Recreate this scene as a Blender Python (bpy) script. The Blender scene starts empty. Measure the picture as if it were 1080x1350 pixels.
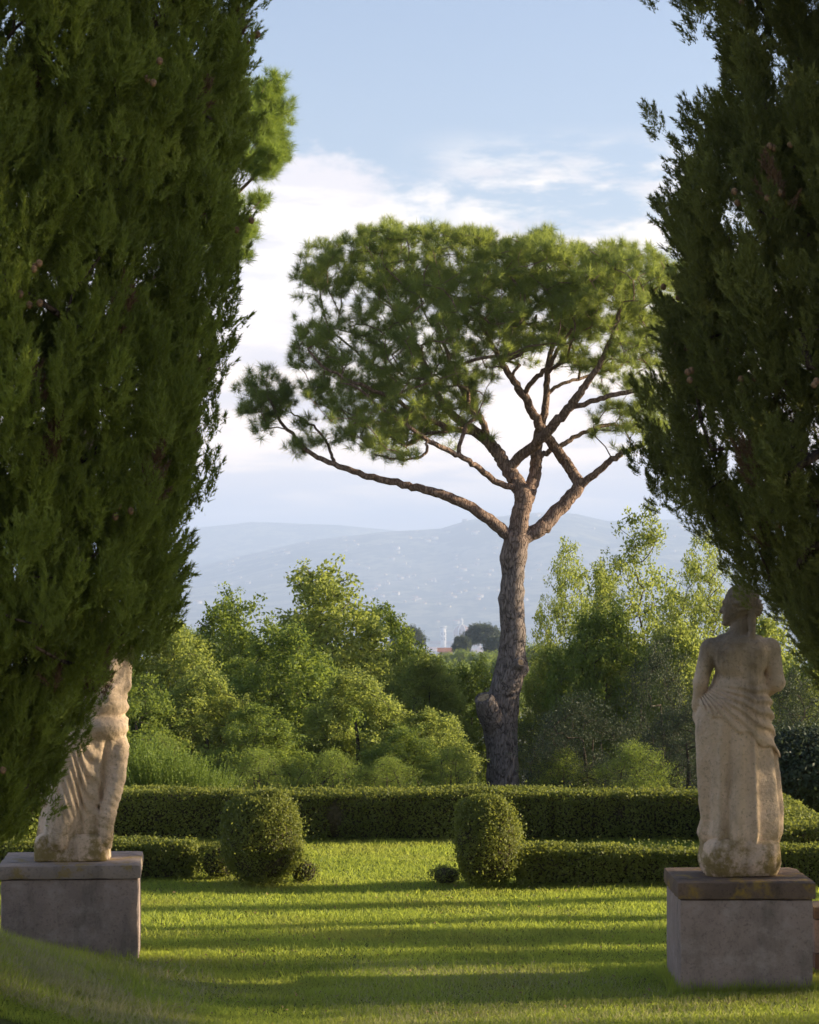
import bpy, math, random
import numpy as np
from mathutils import Vector
R = math.radians
rng = np.random.default_rng(7)
random.seed(7)
sc = bpy.context.scene
col = sc.collection

# ------------------------------------------------------------------ camera
F = 3210.0; CX = 540.0; HY = 780.0; EYE = 2.48      # focal length and horizon of the photo, eye height
cam = bpy.data.cameras.new('camera')
cam.sensor_fit = 'HORIZONTAL'; cam.sensor_width = 36.0
cam.lens = F / 1080 * 36
cam.shift_y = (HY - 675) / 1080
cam.clip_start = 0.5; cam.clip_end = 60000
cam.dof.use_dof = True; cam.dof.focus_distance = 24; cam.dof.aperture_fstop = 10
camo = bpy.data.objects.new('camera', cam); col.objects.link(camo)
camo.location = (0, 0, EYE); camo.rotation_euler = (R(90), 0, 0)
sc.camera = camo

# ------------------------------------------------------------------ sun, sky, exposure
SUN_EL = 15.0
SD = Vector((0.985, 0.165, 0)).normalized()           # horizontal direction towards the sun
sl = bpy.data.lights.new('sun', 'SUN'); sl.energy = 5.0; sl.angle = R(0.55); sl.color = (1.0, 0.83, 0.58)
so = bpy.data.objects.new('sun', sl); col.objects.link(so)
sdir = Vector((SD.x * math.cos(R(SUN_EL)), SD.y * math.cos(R(SUN_EL)), math.sin(R(SUN_EL))))
so.rotation_euler = sdir.to_track_quat('Z', 'Y').to_euler()
sc.view_settings.view_transform = 'Standard'; sc.view_settings.look = 'None'
sc.view_settings.exposure = 1.35; sc.view_settings.gamma = 1
sc.cycles.max_bounces = 6; sc.cycles.diffuse_bounces = 3; sc.cycles.transmission_bounces = 3
sc.cycles.glossy_bounces = 2; sc.cycles.volume_bounces = 1; sc.cycles.transparent_max_bounces = 8

w = bpy.data.worlds.new('World'); sc.world = w; w.use_nodes = True
nt = w.node_tree; nt.nodes.clear(); N = nt.nodes.new; LK = nt.links.new
def wmath(op, a, b=None, c=None):
    n = N('ShaderNodeMath'); n.operation = op
    for i, v in enumerate((a, b, c)):
        if v is None: continue
        if isinstance(v, (int, float)): n.inputs[i].default_value = v
        else: LK(v, n.inputs[i])
    return n.outputs[0]
def wramp(x, a, b, lo=0.0, hi=1.0):
    n = N('ShaderNodeMapRange'); n.interpolation_type = 'SMOOTHSTEP'
    LK(x, n.inputs[0]); n.inputs[1].default_value = a; n.inputs[2].default_value = b
    n.inputs[3].default_value = lo; n.inputs[4].default_value = hi
    return n.outputs[0]
def wmix(f, a, b):
    n = N('ShaderNodeMix'); n.data_type = 'RGBA'
    if isinstance(f, (int, float)): n.inputs[0].default_value = f
    else: LK(f, n.inputs[0])
    for i, v in ((6, a), (7, b)):
        if isinstance(v, tuple): n.inputs[i].default_value = (*v, 1)
        else: LK(v, n.inputs[i])
    return n.outputs[2]
sky = N('ShaderNodeTexSky'); sky.sky_type = 'NISHITA'; sky.sun_disc = False
sky.sun_elevation = R(SUN_EL); sky.sun_rotation = math.atan2(SD.x, SD.y)
sky.air_density = 1.0; sky.dust_density = 1.2; sky.ozone_density = 1.2
tc = N('ShaderNodeTexCoord'); sep = N('ShaderNodeSeparateXYZ'); LK(tc.outputs['Generated'], sep.inputs[0])
dx, dz = sep.outputs[0], sep.outputs[2]
def wnoise(scale, stretch, detail=6, rough=0.55, off=0.0):
    m = N('ShaderNodeMapping'); LK(tc.outputs['Generated'], m.inputs[0])
    m.inputs['Scale'].default_value = (1, 1, stretch); m.inputs['Location'].default_value = (off, off * .7, off * 1.3)
    n = N('ShaderNodeTexNoise'); LK(m.outputs[0], n.inputs[0]); n.inputs['Scale'].default_value = scale
    n.inputs['Detail'].default_value = detail; n.inputs['Roughness'].default_value = rough
    return n.outputs[0]
n1 = wnoise(24, 2.2, 8, 0.58)                        # cloud outlines
n2 = wnoise(13, 5.0, 7, 0.58, 5.3)                   # grey layers
n3 = wnoise(30, 3.2, 7, 0.6, 7.7)                    # thin wisps
# height of the cumulus tops, falling towards the right
top = wmath('ADD', wmath('MULTIPLY', dx, -0.42), 0.167)
top = wmath('MINIMUM', top, 0.182)
top = wmath('MAXIMUM', top, 0.145)
edge = wmath('SUBTRACT', wmath('ADD', top, wmath('MULTIPLY', wmath('SUBTRACT', n1, 0.5), 0.075)), dz)
mask = wramp(edge, -0.004, 0.012)
wisp = wmath('MULTIPLY', wmath('MULTIPLY', wramp(n3, 0.38, 0.62), wramp(dz, 0.19, 0.165)), wramp(dx, -0.01, 0.03))
wisp = wmath('MULTIPLY', wisp, 0.75)
allm = wmath('MAXIMUM', mask, wisp)
white = wmix(wramp(dx, -0.08, 0.09), (6.5, 6.0, 5.7), (7.8, 6.8, 5.6))
greyc = (3.6, 3.5, 4.0)
lay = wramp(n2, 0.43, 0.60)
lower = wramp(dz, 0.125, 0.07)                       # more grey layers lower down
dark = wmath('MULTIPLY', lay, wmath('ADD', wmath('MULTIPLY', lower, 0.10), 0.55))
white = wmix(wramp(dz, 0.13, 0.06), white, (9.2, 7.3, 5.5))
cloud = wmix(dark, white, greyc)
below = wramp(dz, 0.050, 0.026)
cloud = wmix(wmath('MULTIPLY', below, 0.8), cloud, (2.7, 2.9, 3.9))
skyt = N('ShaderNodeMix'); skyt.data_type = 'RGBA'; skyt.blend_type = 'MULTIPLY'; skyt.inputs[0].default_value = 1
LK(sky.outputs[0], skyt.inputs[6]); skyt.inputs[7].default_value = (1.07, .97, 1.03, 1); skyc = skyt.outputs[2]
skycol = wmix(allm, skyc, cloud)
bg = N('ShaderNodeBackground'); LK(skycol, bg.inputs[0]); bg.inputs[1].default_value = 0.082
wo = N('ShaderNodeOutputWorld'); LK(bg.outputs[0], wo.inputs[0])

# ------------------------------------------------------------------ helpers
def P(px, py, D):
    return np.array([(px - CX) / F * D, D, EYE + (HY - py) / F * D])
def tag(o, label=None, cat=None, group=None, kind=None):
    if label: o['label'] = label
    if cat: o['category'] = cat
    if group: o['group'] = group
    if kind: o['kind'] = kind
    return o
def empty(name, loc=(0, 0, 0), rz=0.0):
    o = bpy.data.objects.new(name, None); col.objects.link(o)
    o.location = tuple(float(v) for v in loc); o.rotation_euler = (0, 0, rz); o.empty_display_size = .2
    return o
def mesh_obj(name, v, f, mat, parent=None, tint=None, smooth=False):
    """v (n,3), f (m,3) or (m,4) or list of arrays"""
    fs = f if isinstance(f, list) else [f]
    fs = [np.asarray(a, dtype=np.int32) for a in fs if len(a)]
    v = np.asarray(v, dtype=np.float32)
    me = bpy.data.meshes.new(name)
    me.vertices.add(len(v)); me.vertices.foreach_set('co', v.ravel())
    li = np.concatenate([a.ravel() for a in fs])
    sizes = np.concatenate([np.full(len(a), a.shape[1], dtype=np.int32) for a in fs])
    starts = np.concatenate([[0], np.cumsum(sizes)[:-1]]).astype(np.int32)
    me.loops.add(len(li)); me.loops.foreach_set('vertex_index', li)
    me.polygons.add(len(sizes)); me.polygons.foreach_set('loop_start', starts)
    me.update(calc_edges=True)
    if smooth: me.polygons.foreach_set('use_smooth', np.ones(len(sizes), dtype=bool))
    if tint is not None:
        at = me.attributes.new('tint', 'FLOAT', 'POINT'); at.data.foreach_set('value', np.asarray(tint, dtype=np.float32))
    me.materials.append(mat)
    o = bpy.data.objects.new(name, me); col.objects.link(o)
    if parent is not None: o.parent = parent
    return o
def copy_tree(o, parent=None):
    c = o.copy(); col.objects.link(c); c.parent = parent
    for ch in [x for x in o.children]: copy_tree(ch, c)
    return c
def hash3(i, j, k, s):
    n = (i * 73856093) ^ (j * 19349663) ^ (k * 83492791) ^ (s * 2654435)
    n = (n ^ (n >> 13)) * 1274126177
    n = n & 0x7fffffff
    n = ((n ^ (n >> 16)) * 2246822519) & 0x7fffffff
    return n / float(0x7fffffff)
def vn(p, freq=1.0, s=0):
    """value noise in -1..1"""
    q = np.asarray(p, dtype=np.float64) * freq
    i = np.floor(q).astype(np.int64); f = q - i; f = f * f * (3 - 2 * f)
    r = 0
    for a in (0, 1):
        for b in (0, 1):
            for c in (0, 1):
                wgt = (f[..., 0] if a else 1 - f[..., 0]) * (f[..., 1] if b else 1 - f[..., 1]) * (f[..., 2] if c else 1 - f[..., 2])
                r = r + wgt * hash3(i[..., 0] + a, i[..., 1] + b, i[..., 2] + c, s)
    return r * 2 - 1
def fbm(p, freq=1.0, s=0, o=4):
    r = 0; a = 1; t = 0
    for k in range(o): r = r + a * vn(p, freq * 2 ** k, s + k * 17); t += a; a *= .5
    return r / t
def sstep(x, a, b):
    t = np.clip((x - a) / (b - a), 0, 1); return t * t * (3 - 2 * t)
def unit(v):
    return v / np.maximum(np.linalg.norm(v, axis=-1, keepdims=True), 1e-9)

# ------------------------------------------------------------------ materials
class Mat:
    def __init__(s, name):
        s.m = bpy.data.materials.new(name); s.m.use_nodes = True
        s.t = s.m.node_tree; s.t.nodes.clear()
        s.out = s.n('ShaderNodeOutputMaterial')
    def n(s, typ, **kw):
        x = s.t.nodes.new(typ)
        for k, v in kw.items(): setattr(x, k, v)
        return x
    def l(s, a, b): s.t.links.new(a, b)
    def math(s, op, a, b=None):
        x = s.n('ShaderNodeMath', operation=op)
        for i, v in enumerate((a, b)):
            if v is None: continue
            if isinstance(v, (int, float)): x.inputs[i].default_value = v
            else: s.l(v, x.inputs[i])
        return x.outputs[0]
    def coord(s, kind='Object', scale=(1, 1, 1), loc=(0, 0, 0)):
        t = s.n('ShaderNodeTexCoord'); m = s.n('ShaderNodeMapping'); s.l(t.outputs[kind], m.inputs[0])
        m.inputs['Scale'].default_value = scale; m.inputs['Location'].default_value = loc
        return m.outputs[0]
    def noise(s, vec, scale, detail=5, rough=.55):
        x = s.n('ShaderNodeTexNoise'); s.l(vec, x.inputs[0]); x.inputs['Scale'].default_value = scale
        x.inputs['Detail'].default_value = detail; x.inputs['Roughness'].default_value = rough
        return x.outputs[0]
    def ramp(s, x, a, b, lo=0., hi=1.):
        r = s.n('ShaderNodeMapRange', interpolation_type='SMOOTHSTEP'); s.l(x, r.inputs[0])
        for i, v in enumerate((a, b, lo, hi)): r.inputs[i + 1].default_value = v
        return r.outputs[0]
    def mix(s, f, a, b):
        x = s.n('ShaderNodeMix', data_type='RGBA')
        if isinstance(f, (int, float)): x.inputs[0].default_value = f
        else: s.l(f, x.inputs[0])
        for i, v in ((6, a), (7, b)):
            if isinstance(v, tuple): x.inputs[i].default_value = (*v, 1)
            else: s.l(v, x.inputs[i])
        return x.outputs[2]
    def bump(s, h, strength=.5, dist=.02):
        b = s.n('ShaderNodeBump'); s.l(h, b.inputs['Height']); b.inputs['Strength'].default_value = strength
        b.inputs['Distance'].default_value = dist
        return b.outputs[0]
    def principled(s, c, rough=.8, normal=None, spec=.3):
        p = s.n('ShaderNodeBsdfPrincipled')
        if isinstance(c, tuple): p.inputs['Base Color'].default_value = (*c, 1)
        else: s.l(c, p.inputs['Base Color'])
        p.inputs['Roughness'].default_value = rough; p.inputs['Specular IOR Level'].default_value = spec
        if normal is not None: s.l(normal, p.inputs['Normal'])
        s.l(p.outputs[0], s.out.inputs[0]); return s.m

def leaf_mat(name, ca, cb, trans=.35, tcol=None, rough=.55, spec=.25, tnoise=None):
    """leaf colour runs from ca to cb with the leaf's own tint; thin, so some light comes through"""
    s = Mat(name)
    a = s.n('ShaderNodeAttribute', attribute_name='tint')
    c = s.mix(a.outputs['Fac'], ca, cb)
    if tnoise:
        f = s.noise(s.coord('Object'), tnoise[0], 3)
        c = s.mix(s.ramp(f, .45, .7, 0, tnoise[2]), c, tnoise[1])
    p = s.n('ShaderNodeBsdfPrincipled'); s.l(c, p.inputs['Base Color'])
    p.inputs['Roughness'].default_value = rough; p.inputs['Specular IOR Level'].default_value = spec
    t = s.n('ShaderNodeBsdfTranslucent')
    tc_ = s.mix(.5, c, tcol if tcol else cb); g = s.n('ShaderNodeHueSaturation'); s.l(tc_, g.inputs['Color']); g.inputs['Value'].default_value = 1.5
    s.l(g.outputs[0], t.inputs[0])
    m = s.n('ShaderNodeMixShader'); m.inputs[0].default_value = trans
    s.l(p.outputs[0], m.inputs[1]); s.l(t.outputs[0], m.inputs[2]); s.l(m.outputs[0], s.out.inputs[0])
    return s.m
M = {}
M['cypress'] = leaf_mat('cypress_foliage', (.110, .138, .020), (.270, .320, .050), .36, (.34, .40, .06))
M['cypress_r'] = leaf_mat('dull_cypress_foliage', (.092, .104, .026), (.220, .235, .058), .34, (.28, .30, .06))
M['deadspray'] = leaf_mat('dead_cypress_sprays', (.11, .065, .03), (.20, .12, .06), .2)
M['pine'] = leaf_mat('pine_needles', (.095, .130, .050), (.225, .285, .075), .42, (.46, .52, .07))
M['pine_far'] = leaf_mat('sunlit_tone_pine_needles', (.12, .19, .03), (.22, .30, .05), .35, (.34, .40, .06))  # yellower copy of the needles, with the second pine's sunlight put into the colour
M['leaf'] = leaf_mat('light_green_leaves', (.085, .125, .028), (.250, .300, .080), .46, (.46, .50, .09))
M['leaf2'] = leaf_mat('mid_green_leaves', (.060, .105, .024), (.205, .265, .055), .45, (.32, .38, .05))
M['dark'] = leaf_mat('holm_oak_leaves', (.030, .045, .022), (.075, .100, .045), .15, (.10, .12, .04))
M['blue'] = leaf_mat('grey_green_leaves', (.040, .070, .022), (.100, .150, .045), .25, (.12, .16, .08))
M['box'] = leaf_mat('box_leaves', (.060, .082, .016), (.190, .215, .045), .36, (.38, .40, .06))
M['rosemary'] = leaf_mat('rosemary_leaves', (.080, .125, .025), (.180, .250, .045), .3, (.30, .38, .05))
M['grass'] = leaf_mat('grass_blades', (.118, .166, .026), (.300, .355, .058), .48, (.54, .60, .08), tnoise=(.9, (.19, .16, .06), .5))

def bark(name, a, b, scale=(1, 1, .25), sc_=14, dist=.03, warm=None):
    s = Mat(name); v = s.coord('Object', scale)
    vo = s.n('ShaderNodeTexVoronoi', feature='DISTANCE_TO_EDGE'); vo.inputs['Scale'].default_value = sc_
    nz = s.noise(v, 6, 4); add = s.n('ShaderNodeVectorMath', operation='MULTIPLY_ADD')
    cmb = s.n('ShaderNodeCombineXYZ'); s.l(nz, cmb.inputs[0]); s.l(nz, cmb.inputs[1]); s.l(nz, cmb.inputs[2])
    s.l(cmb.outputs[0], add.inputs[0]); add.inputs[1].default_value = (.25, .25, .25); s.l(v, add.inputs[2])
    s.l(add.outputs[0], vo.inputs[0])
    e = s.ramp(vo.outputs['Distance'], 0, .16)
    n = s.noise(s.coord('Object'), 9, 5)
    c = s.mix(e, a, b); c = s.mix(s.ramp(n, .35, .7), c, tuple(x * 1.25 for x in b))
    if warm:
        sp = s.n('ShaderNodeSeparateXYZ'); s.l(s.n('ShaderNodeTexCoord').outputs['Object'], sp.inputs[0])
        c = s.mix(s.ramp(sp.outputs[2], warm[0], warm[1]), c, s.mix(e, warm[2], warm[3]))
    h = s.math('ADD', e, s.math('MULTIPLY', n, .4))
    return s.principled(c, .9, s.bump(h, .9, dist), .15)
M['bark_pine'] = bark('pine_bark', (.07, .055, .048), (.21, .175, .155), (1, 1, .30), 17, .035, (4.2, 5.6, (.19, .125, .095), (.30, .21, .16)))
M['bark'] = bark('dark_bark', (.03, .024, .018), (.10, .08, .06))
M['bark_cyp'] = bark('cypress_bark', (.035, .026, .02), (.12, .085, .062))
s = Mat('cut_wood'); n_ = s.noise(s.coord('Object'), 20, 3)
M['cut'] = s.principled(s.mix(s.ramp(n_, .4, .6), (.40, .29, .17), (.24, .16, .09)), .8)
s = Mat('cypress_cone'); n_ = s.noise(s.coord('Object'), 50, 3)
M['cone'] = s.principled(s.mix(s.ramp(n_, .4, .6), (.34, .20, .10), (.15, .09, .05)), .8)

def stone(name, base, base2, dirt, lichen, lich_lo, lich_hi, bump=.35, zlich=None, lichamt=.85, dirtamt=.8, topstain=None):
    s = Mat(name); v = s.coord('Object')
    a = s.noise(v, 3.0, 7, .6); b = s.noise(s.coord('Object', (1, 1, .35), (3, 1, 2)), 4.5, 7, .65); fine = s.noise(v, 55, 6, .65)
    c = s.mix(s.ramp(a, .35, .68), base, base2)
    c = s.mix(s.ramp(b, .49, .70, 0, dirtamt), c, dirt)
    pit = s.ramp(fine, .52, .70, 0, .45); c = s.mix(pit, c, tuple(x * .45 for x in dirt))
    lf = s.noise(s.coord('Object', (1, 1, 1), (9, 4, 7)), 7, 7, .7)
    m = s.ramp(lf, lich_lo, lich_hi, 0, lichamt)
    if zlich:
        sp = s.n('ShaderNodeSeparateXYZ'); s.l(s.n('ShaderNodeTexCoord').outputs['Object'], sp.inputs[0])
        m = s.math('MULTIPLY', m, s.ramp(sp.outputs[2], zlich[0], zlich[1], 1, zlich[2]))
    c = s.mix(m, c, lichen)
    if topstain:    # grey-olive growth on the upper part of the figure
        k_ = s.math('MULTIPLY', s.ramp(s.math('ADD', sp.outputs[2], s.math('MULTIPLY', b, .9)), topstain[0], topstain[1], 0, .72), s.ramp(a, .25, .6, .55, 1)); c = s.mix(k_, c, (.13, .105, .07))
    h = s.math('ADD', s.math('MULTIPLY', fine, .5), s.math('MULTIPLY', a, .8))
    return s.principled(c, .92, s.bump(h, bump, .03), .15)
M['statue'] = stone('weathered_sandstone', (.78, .60, .43), (.66, .50, .35), (.28, .22, .16), (.20, .15, .035), .42, .56, .7, (.10, .40, .12), topstain=(1.60, 1.95))
M['plaster'] = stone('grey_lime_plaster', (.37, .285, .245), (.28, .22, .19), (.17, .14, .12), (.46, .38, .34), .48, .70, .45, lichamt=.55)
M['cap'] = stone('lichened_cap_stone', (.20, .14, .10), (.14, .10, .075), (.08, .06, .045), (.32, .21, .045), .50, .66, .6, lichamt=.85)
M['brick'] = None
s = Mat('old_brick'); v = s.coord('Object')
br = s.n('ShaderNodeTexBrick'); s.l(v, br.inputs[0]); br.inputs['Scale'].default_value = 4
br.inputs['Color1'].default_value = (.22, .11, .07, 1); br.inputs['Color2'].default_value = (.16, .09, .06, 1); br.inputs['Mortar'].default_value = (.25, .22, .2, 1)
M['brick'] = s.principled(br.outputs[0], .9, s.bump(s.noise(v, 30), .5, .02))

# ------------------------------------------------------------------ terrain
YK = np.array([-120, -20, 0, 6, 11, 14.2, 27, 35, 45, 60, 100, 200, 600, 1000, 6000, 7500])
ZK = np.array([1.6, 1.1, .88, .50, .13, 0, 0, -.5, -1.45, -3, -6, -10, -20, -33, -182, -187.])
RX = (np.array([-2000, 100, 250, 320, 400, 500, 580, 620, 710, 756, 800, 900, 1200, 3500]) - CX) / F
R1 = np.array([760, 765, 750, 735, 716, 704, 700, 688, 676, 678, 688, 688, 700, 740])
RX2 = (np.array([-2000, 200, 330, 450, 560, 700, 900, 1300, 3500]) - CX) / F
R2 = np.array([700, 703, 690, 694, 707, 712, 700, 690, 700])
def gz(x, y):
    x = np.asarray(x, float); y = np.asarray(y, float)
    z = np.interp(y, YK, ZK)
    u = x / np.maximum(y, 1)
    z = z + 1.12 * np.exp(-((x + 3.9) / 1.55) ** 2 - ((y - 13.7) / 1.9) ** 2) + .10 * np.exp(-((x - 4.2) / 1.5) ** 2 - ((y - 13.2) / 1.5) ** 2)
    r1 = EYE + (HY - np.interp(u, RX, R1)) / F * 12000
    r2 = EYE + (HY - np.interp(u, RX2, R2)) / F * 14600
    p = np.stack([x, y, 0 * x], -1)
    up1 = sstep(y, 7300, 12000)
    h1 = -187 + (r1 + 187) * up1 * (1 - sstep(y, 12000, 13400) * .9)
    h2 = r2 * sstep(y, 12600, 14600) * (1 - .6 * sstep(y, 14600, 15800))
    far = np.maximum(h1, np.where(y > 12600, h2, -1e9))
    far = far + np.where(y > 7600, vn(p, 1 / 1100., 3) * 38 * np.clip((y - 7600) / 1500, 0, 1) * (1 - sstep(y, 11000, 12000) * .7) + vn(p, 1 / 420., 5) * 12 * np.clip((y - 7600) / 1500, 0, 1), 0)
    z = np.where(y > 7300, far, z)
    z = z + np.where((y > 60) & (y < 7000), vn(p, 1 / 90., 8) * np.clip(y / 300, 0, 1.6), 0)
    z = z + vn(p, .35, 11) * .018 + vn(p, 1.3, 12) * .008
    return z
def sheet(name, ys, wfun, nx, mat):
    us = np.linspace(-1, 1, nx)
    Y, U = np.meshgrid(ys, us, indexing='ij'); X = U * wfun(Y)
    Z = gz(X, Y); v = np.stack([X, Y, Z], -1).reshape(-1, 3)
    i = np.arange((len(ys) - 1) * (nx - 1)); a = (i // (nx - 1)) * nx + i % (nx - 1)
    return mesh_obj(name, v, np.stack([a, a + 1, a + nx + 1, a + nx], -1), mat, smooth=True)
s = Mat('lawn_soil'); v = s.coord('Object')
c = s.mix(s.ramp(s.noise(v, 1.2, 6), .35, .65), (.060, .085, .020), (.11, .115, .032))
c = s.mix(s.ramp(s.noise(v, 40, 4), .45, .75, 0, .5), c, (.11, .085, .045))
M['lawn'] = s.principled(c, .95, s.bump(s.noise(v, 60, 4), .6, .02), .1)
s = Mat('countryside'); v = s.coord('Object')
vo = s.n('ShaderNodeTexVoronoi'); s.l(v, vo.inputs[0]); vo.inputs['Scale'].default_value = 1 / 260.
c = s.mix(s.ramp(s.noise(v, 1 / 180., 8, .65), .46, .56), (.02, .035, .018), (.22, .21, .12))
sp_ = s.n('ShaderNodeSeparateColor'); s.l(vo.outputs['Color'], sp_.inputs[0])
c = s.mix(s.ramp(sp_.outputs[0], .55, .8, 0, .6), c, (.19, .18, .11))
c = s.mix(s.ramp(s.noise(v, 1 / 60., 4, .6), .5, .6), c, (.03, .048, .025))
M['country'] = s.principled(c, .95)
wf = lambda Y: 70 + .40 * np.maximum(Y, 0)
ys1 = np.concatenate([np.linspace(-120, 8, 33)[:-1], np.linspace(8, 36, 113)])
tag(sheet('lawn', ys1, wf, 561, M['lawn']), kind='structure')
ys2 = np.concatenate([np.geomspace(36, 7300, 90)[:-1], np.linspace(7300, 15900, 130)])
tag(sheet('valley_terrain', ys2, wf, 261, M['country']), kind='structure')

# haze: the air between the garden and the far hills
def box_arrays(x0, x1, y0, y1, z0, z1):
    v = np.array([[x, y, z] for z in (z0, z1) for y in (y0, y1) for x in (x0, x1)], float)
    f = np.array([[0, 2, 3, 1], [4, 5, 7, 6], [0, 1, 5, 4], [2, 6, 7, 3], [0, 4, 6, 2], [1, 3, 7, 5]])
    return v, f
hm = Mat('haze_air')
pv = hm.n('ShaderNodeVolumePrincipled'); pv.inputs['Color'].default_value = (.54, .68, .95, 1); pv.inputs['Density'].default_value = 1.45e-4
pv.inputs['Anisotropy'].default_value = 0.0
hm.l(pv.outputs[0], hm.out.inputs['Volume'])
hv, hf = box_arrays(-7000, 7000, -140, 16000, -235, 520)
tag(mesh_obj('haze', hv, hf, hm.m), kind='stuff', label='pale blue haze lying over the valley and hills', cat='haze')

# ------------------------------------------------------------------ scattering of small leaf meshes
def frames(ax, roll=None):
    """rotation matrices whose Z column is ax"""
    ax = unit(ax); n = len(ax)
    r = rng.normal(size=(n, 3)); x = unit(np.cross(r, ax)); y = np.cross(ax, x)
    return np.stack([x, y, ax], -1)
def scatter(temps, pos, ax, scale, tint, tvar=.15):
    """temps: list of (v (n,3), f (m,k)) with the same n, m; returns merged arrays"""
    n = len(pos); which = rng.integers(0, len(temps), n)
    TV = np.stack([t[0] for t in temps])[which]; nv = TV.shape[1]
    Fr = frames(ax)
    V = np.einsum('nij,nkj->nki', Fr, TV) * np.asarray(scale).reshape(-1, 1, 1) + pos[:, None, :]
    Fc = np.stack([t[1] for t in temps])[which] + (np.arange(n) * nv)[:, None, None]
    T = np.repeat(np.asarray(tint)[:, None], nv, 1)
    tv = np.stack([t[2] for t in temps])[which] if len(temps[0]) > 2 else 0
    T = np.clip(T + tv * tvar, 0, 1)
    return V.reshape(-1, 3), Fc.reshape(-1, Fc.shape[-1]), T.ravel()
def merge(*parts):
    v = []; f = []; t = []; o = 0
    for a, b, c in parts:
        v.append(a); f.append(b + o); t.append(c); o += len(a)
    return np.concatenate(v), np.concatenate(f), np.concatenate(t)

def tri_needles(p, d, L, W, seedt=None):
    """thin triangles from p along d"""
    n = len(p); side = unit(np.cross(d, rng.normal(size=(n, 3)))) * np.asarray(W).reshape(-1, 1) * .5
    L = np.asarray(L).reshape(-1, 1)
    v = np.stack([p - side, p + side, p + d * L], 1).reshape(-1, 3)
    f = np.arange(3 * n).reshape(n, 3)
    t = np.repeat(rng.normal(size=n), 3)
    return v, f, t
def leaves(p, nrm, L, W):
    """diamond leaves, slightly folded: 2 triangles each"""
    n = len(p); nrm = unit(nrm); d = unit(np.cross(nrm, rng.normal(size=(n, 3)))); sd = np.cross(nrm, d)
    L = np.asarray(L).reshape(-1, 1); W = np.asarray(W).reshape(-1, 1)
    v = np.stack([p, p + d * L * .5 + sd * W * .5 + nrm * W * .15, p + d * L, p + d * L * .5 - sd * W * .5 + nrm * W * .15], 1).reshape(-1, 3)
    b = np.arange(n)[:, None] * 4
    f = np.concatenate([b + [0, 1, 2], b + [0, 2, 3]], 1).reshape(-1, 3)
    return v, f, np.repeat(rng.normal(size=n), 4)

def tmpl_cypress(n=170, L=.30, Wd=.075):
    """one upright cypress plume: cords of scale leaves around a leading shoot"""
    t = rng.uniform(0, 1, n) ** .8
    az = rng.uniform(0, 2 * math.pi, n); rad = Wd * (1 - t) ** .6 * rng.uniform(.1, 1, n) ** .6 * (.35 + .65 * np.sin(np.clip(t * 3.2 + .5, 0, 3.1)))
    p = np.stack([np.cos(az) * rad, np.sin(az) * rad * .7, t * L - .05], -1)
    d = unit(np.stack([np.cos(az) * .75, np.sin(az) * .75, rng.uniform(.6, 1.8, n)], -1) + rng.normal(size=(n, 3)) * .25)
    return tri_needles(p, d, rng.uniform(.025, .062, n), rng.uniform(.006, .011, n))
def tmpl_clump(k=14, per=50, L=.25, Wd=.095, sl=.085):
    """bushy upright cypress spray: short shoots, each set with tiny scale leaves"""
    V = []
    for i in range(k):
        t = (i + rng.uniform(0, 1)) / k; a = rng.uniform(0, 6.28); q = Wd * (1 - t) ** .5 * rng.uniform(.3, 1)
        base = np.array([math.cos(a) * q * .5, math.sin(a) * q * .5, t * L * .75 - .06]); d = unit(np.array([math.cos(a) * .62 * (1.15 - t), math.sin(a) * .62 * (1.15 - t), 1.]) + rng.normal(size=3) * .12)
        l = sl * rng.uniform(.7, 1.25); u = rng.uniform(0, 1, per); p = base + d * (u * l)[:, None] + rng.normal(size=(per, 3)) * (.010 * (1.1 - u))[:, None]
        dd = unit(d + rng.normal(size=(per, 3)) * .42); V.append((p, dd))
    p = np.concatenate([q[0] for q in V]); d = np.concatenate([q[1] for q in V]); n = len(p)
    return tri_needles(p, d, rng.uniform(.014, .032, n), rng.uniform(.0045, .008, n))
CYP = [tmpl_clump() for _ in range(12)]
def tmpl_tuft(n=84, L=.165, W=.0058, spread=1.0):
    d = unit(rng.normal(size=(n, 3)) * [spread, spread, .8] + [0, 0, .95])
    p = d * rng.uniform(0, .03, n)[:, None] + np.stack([0 * d[:, 0], 0 * d[:, 0], rng.uniform(-.05, .05, n)], -1)
    return tri_needles(p, d, rng.uniform(.6, 1.1, n) * L, np.full(n, W))
TUFT = [tmpl_tuft() for _ in range(8)]
def tmpl_leaves(n=26, rad=.17, L=.078, W=.046):
    p = unit(rng.normal(size=(n, 3))) * (rng.uniform(0, 1, n) ** .5)[:, None] * rad * [1, 1, .7]
    nr = rng.normal(size=(n, 3)) * .8 + [0, 0, .5]
    return leaves(p, nr, rng.uniform(.6, 1.2, n) * L, rng.uniform(.6, 1.2, n) * W)
LEAFC = [tmpl_leaves() for _ in range(10)]
LEAFS = [tmpl_leaves(26, .22, .05, .028) for _ in range(10)]

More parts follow.
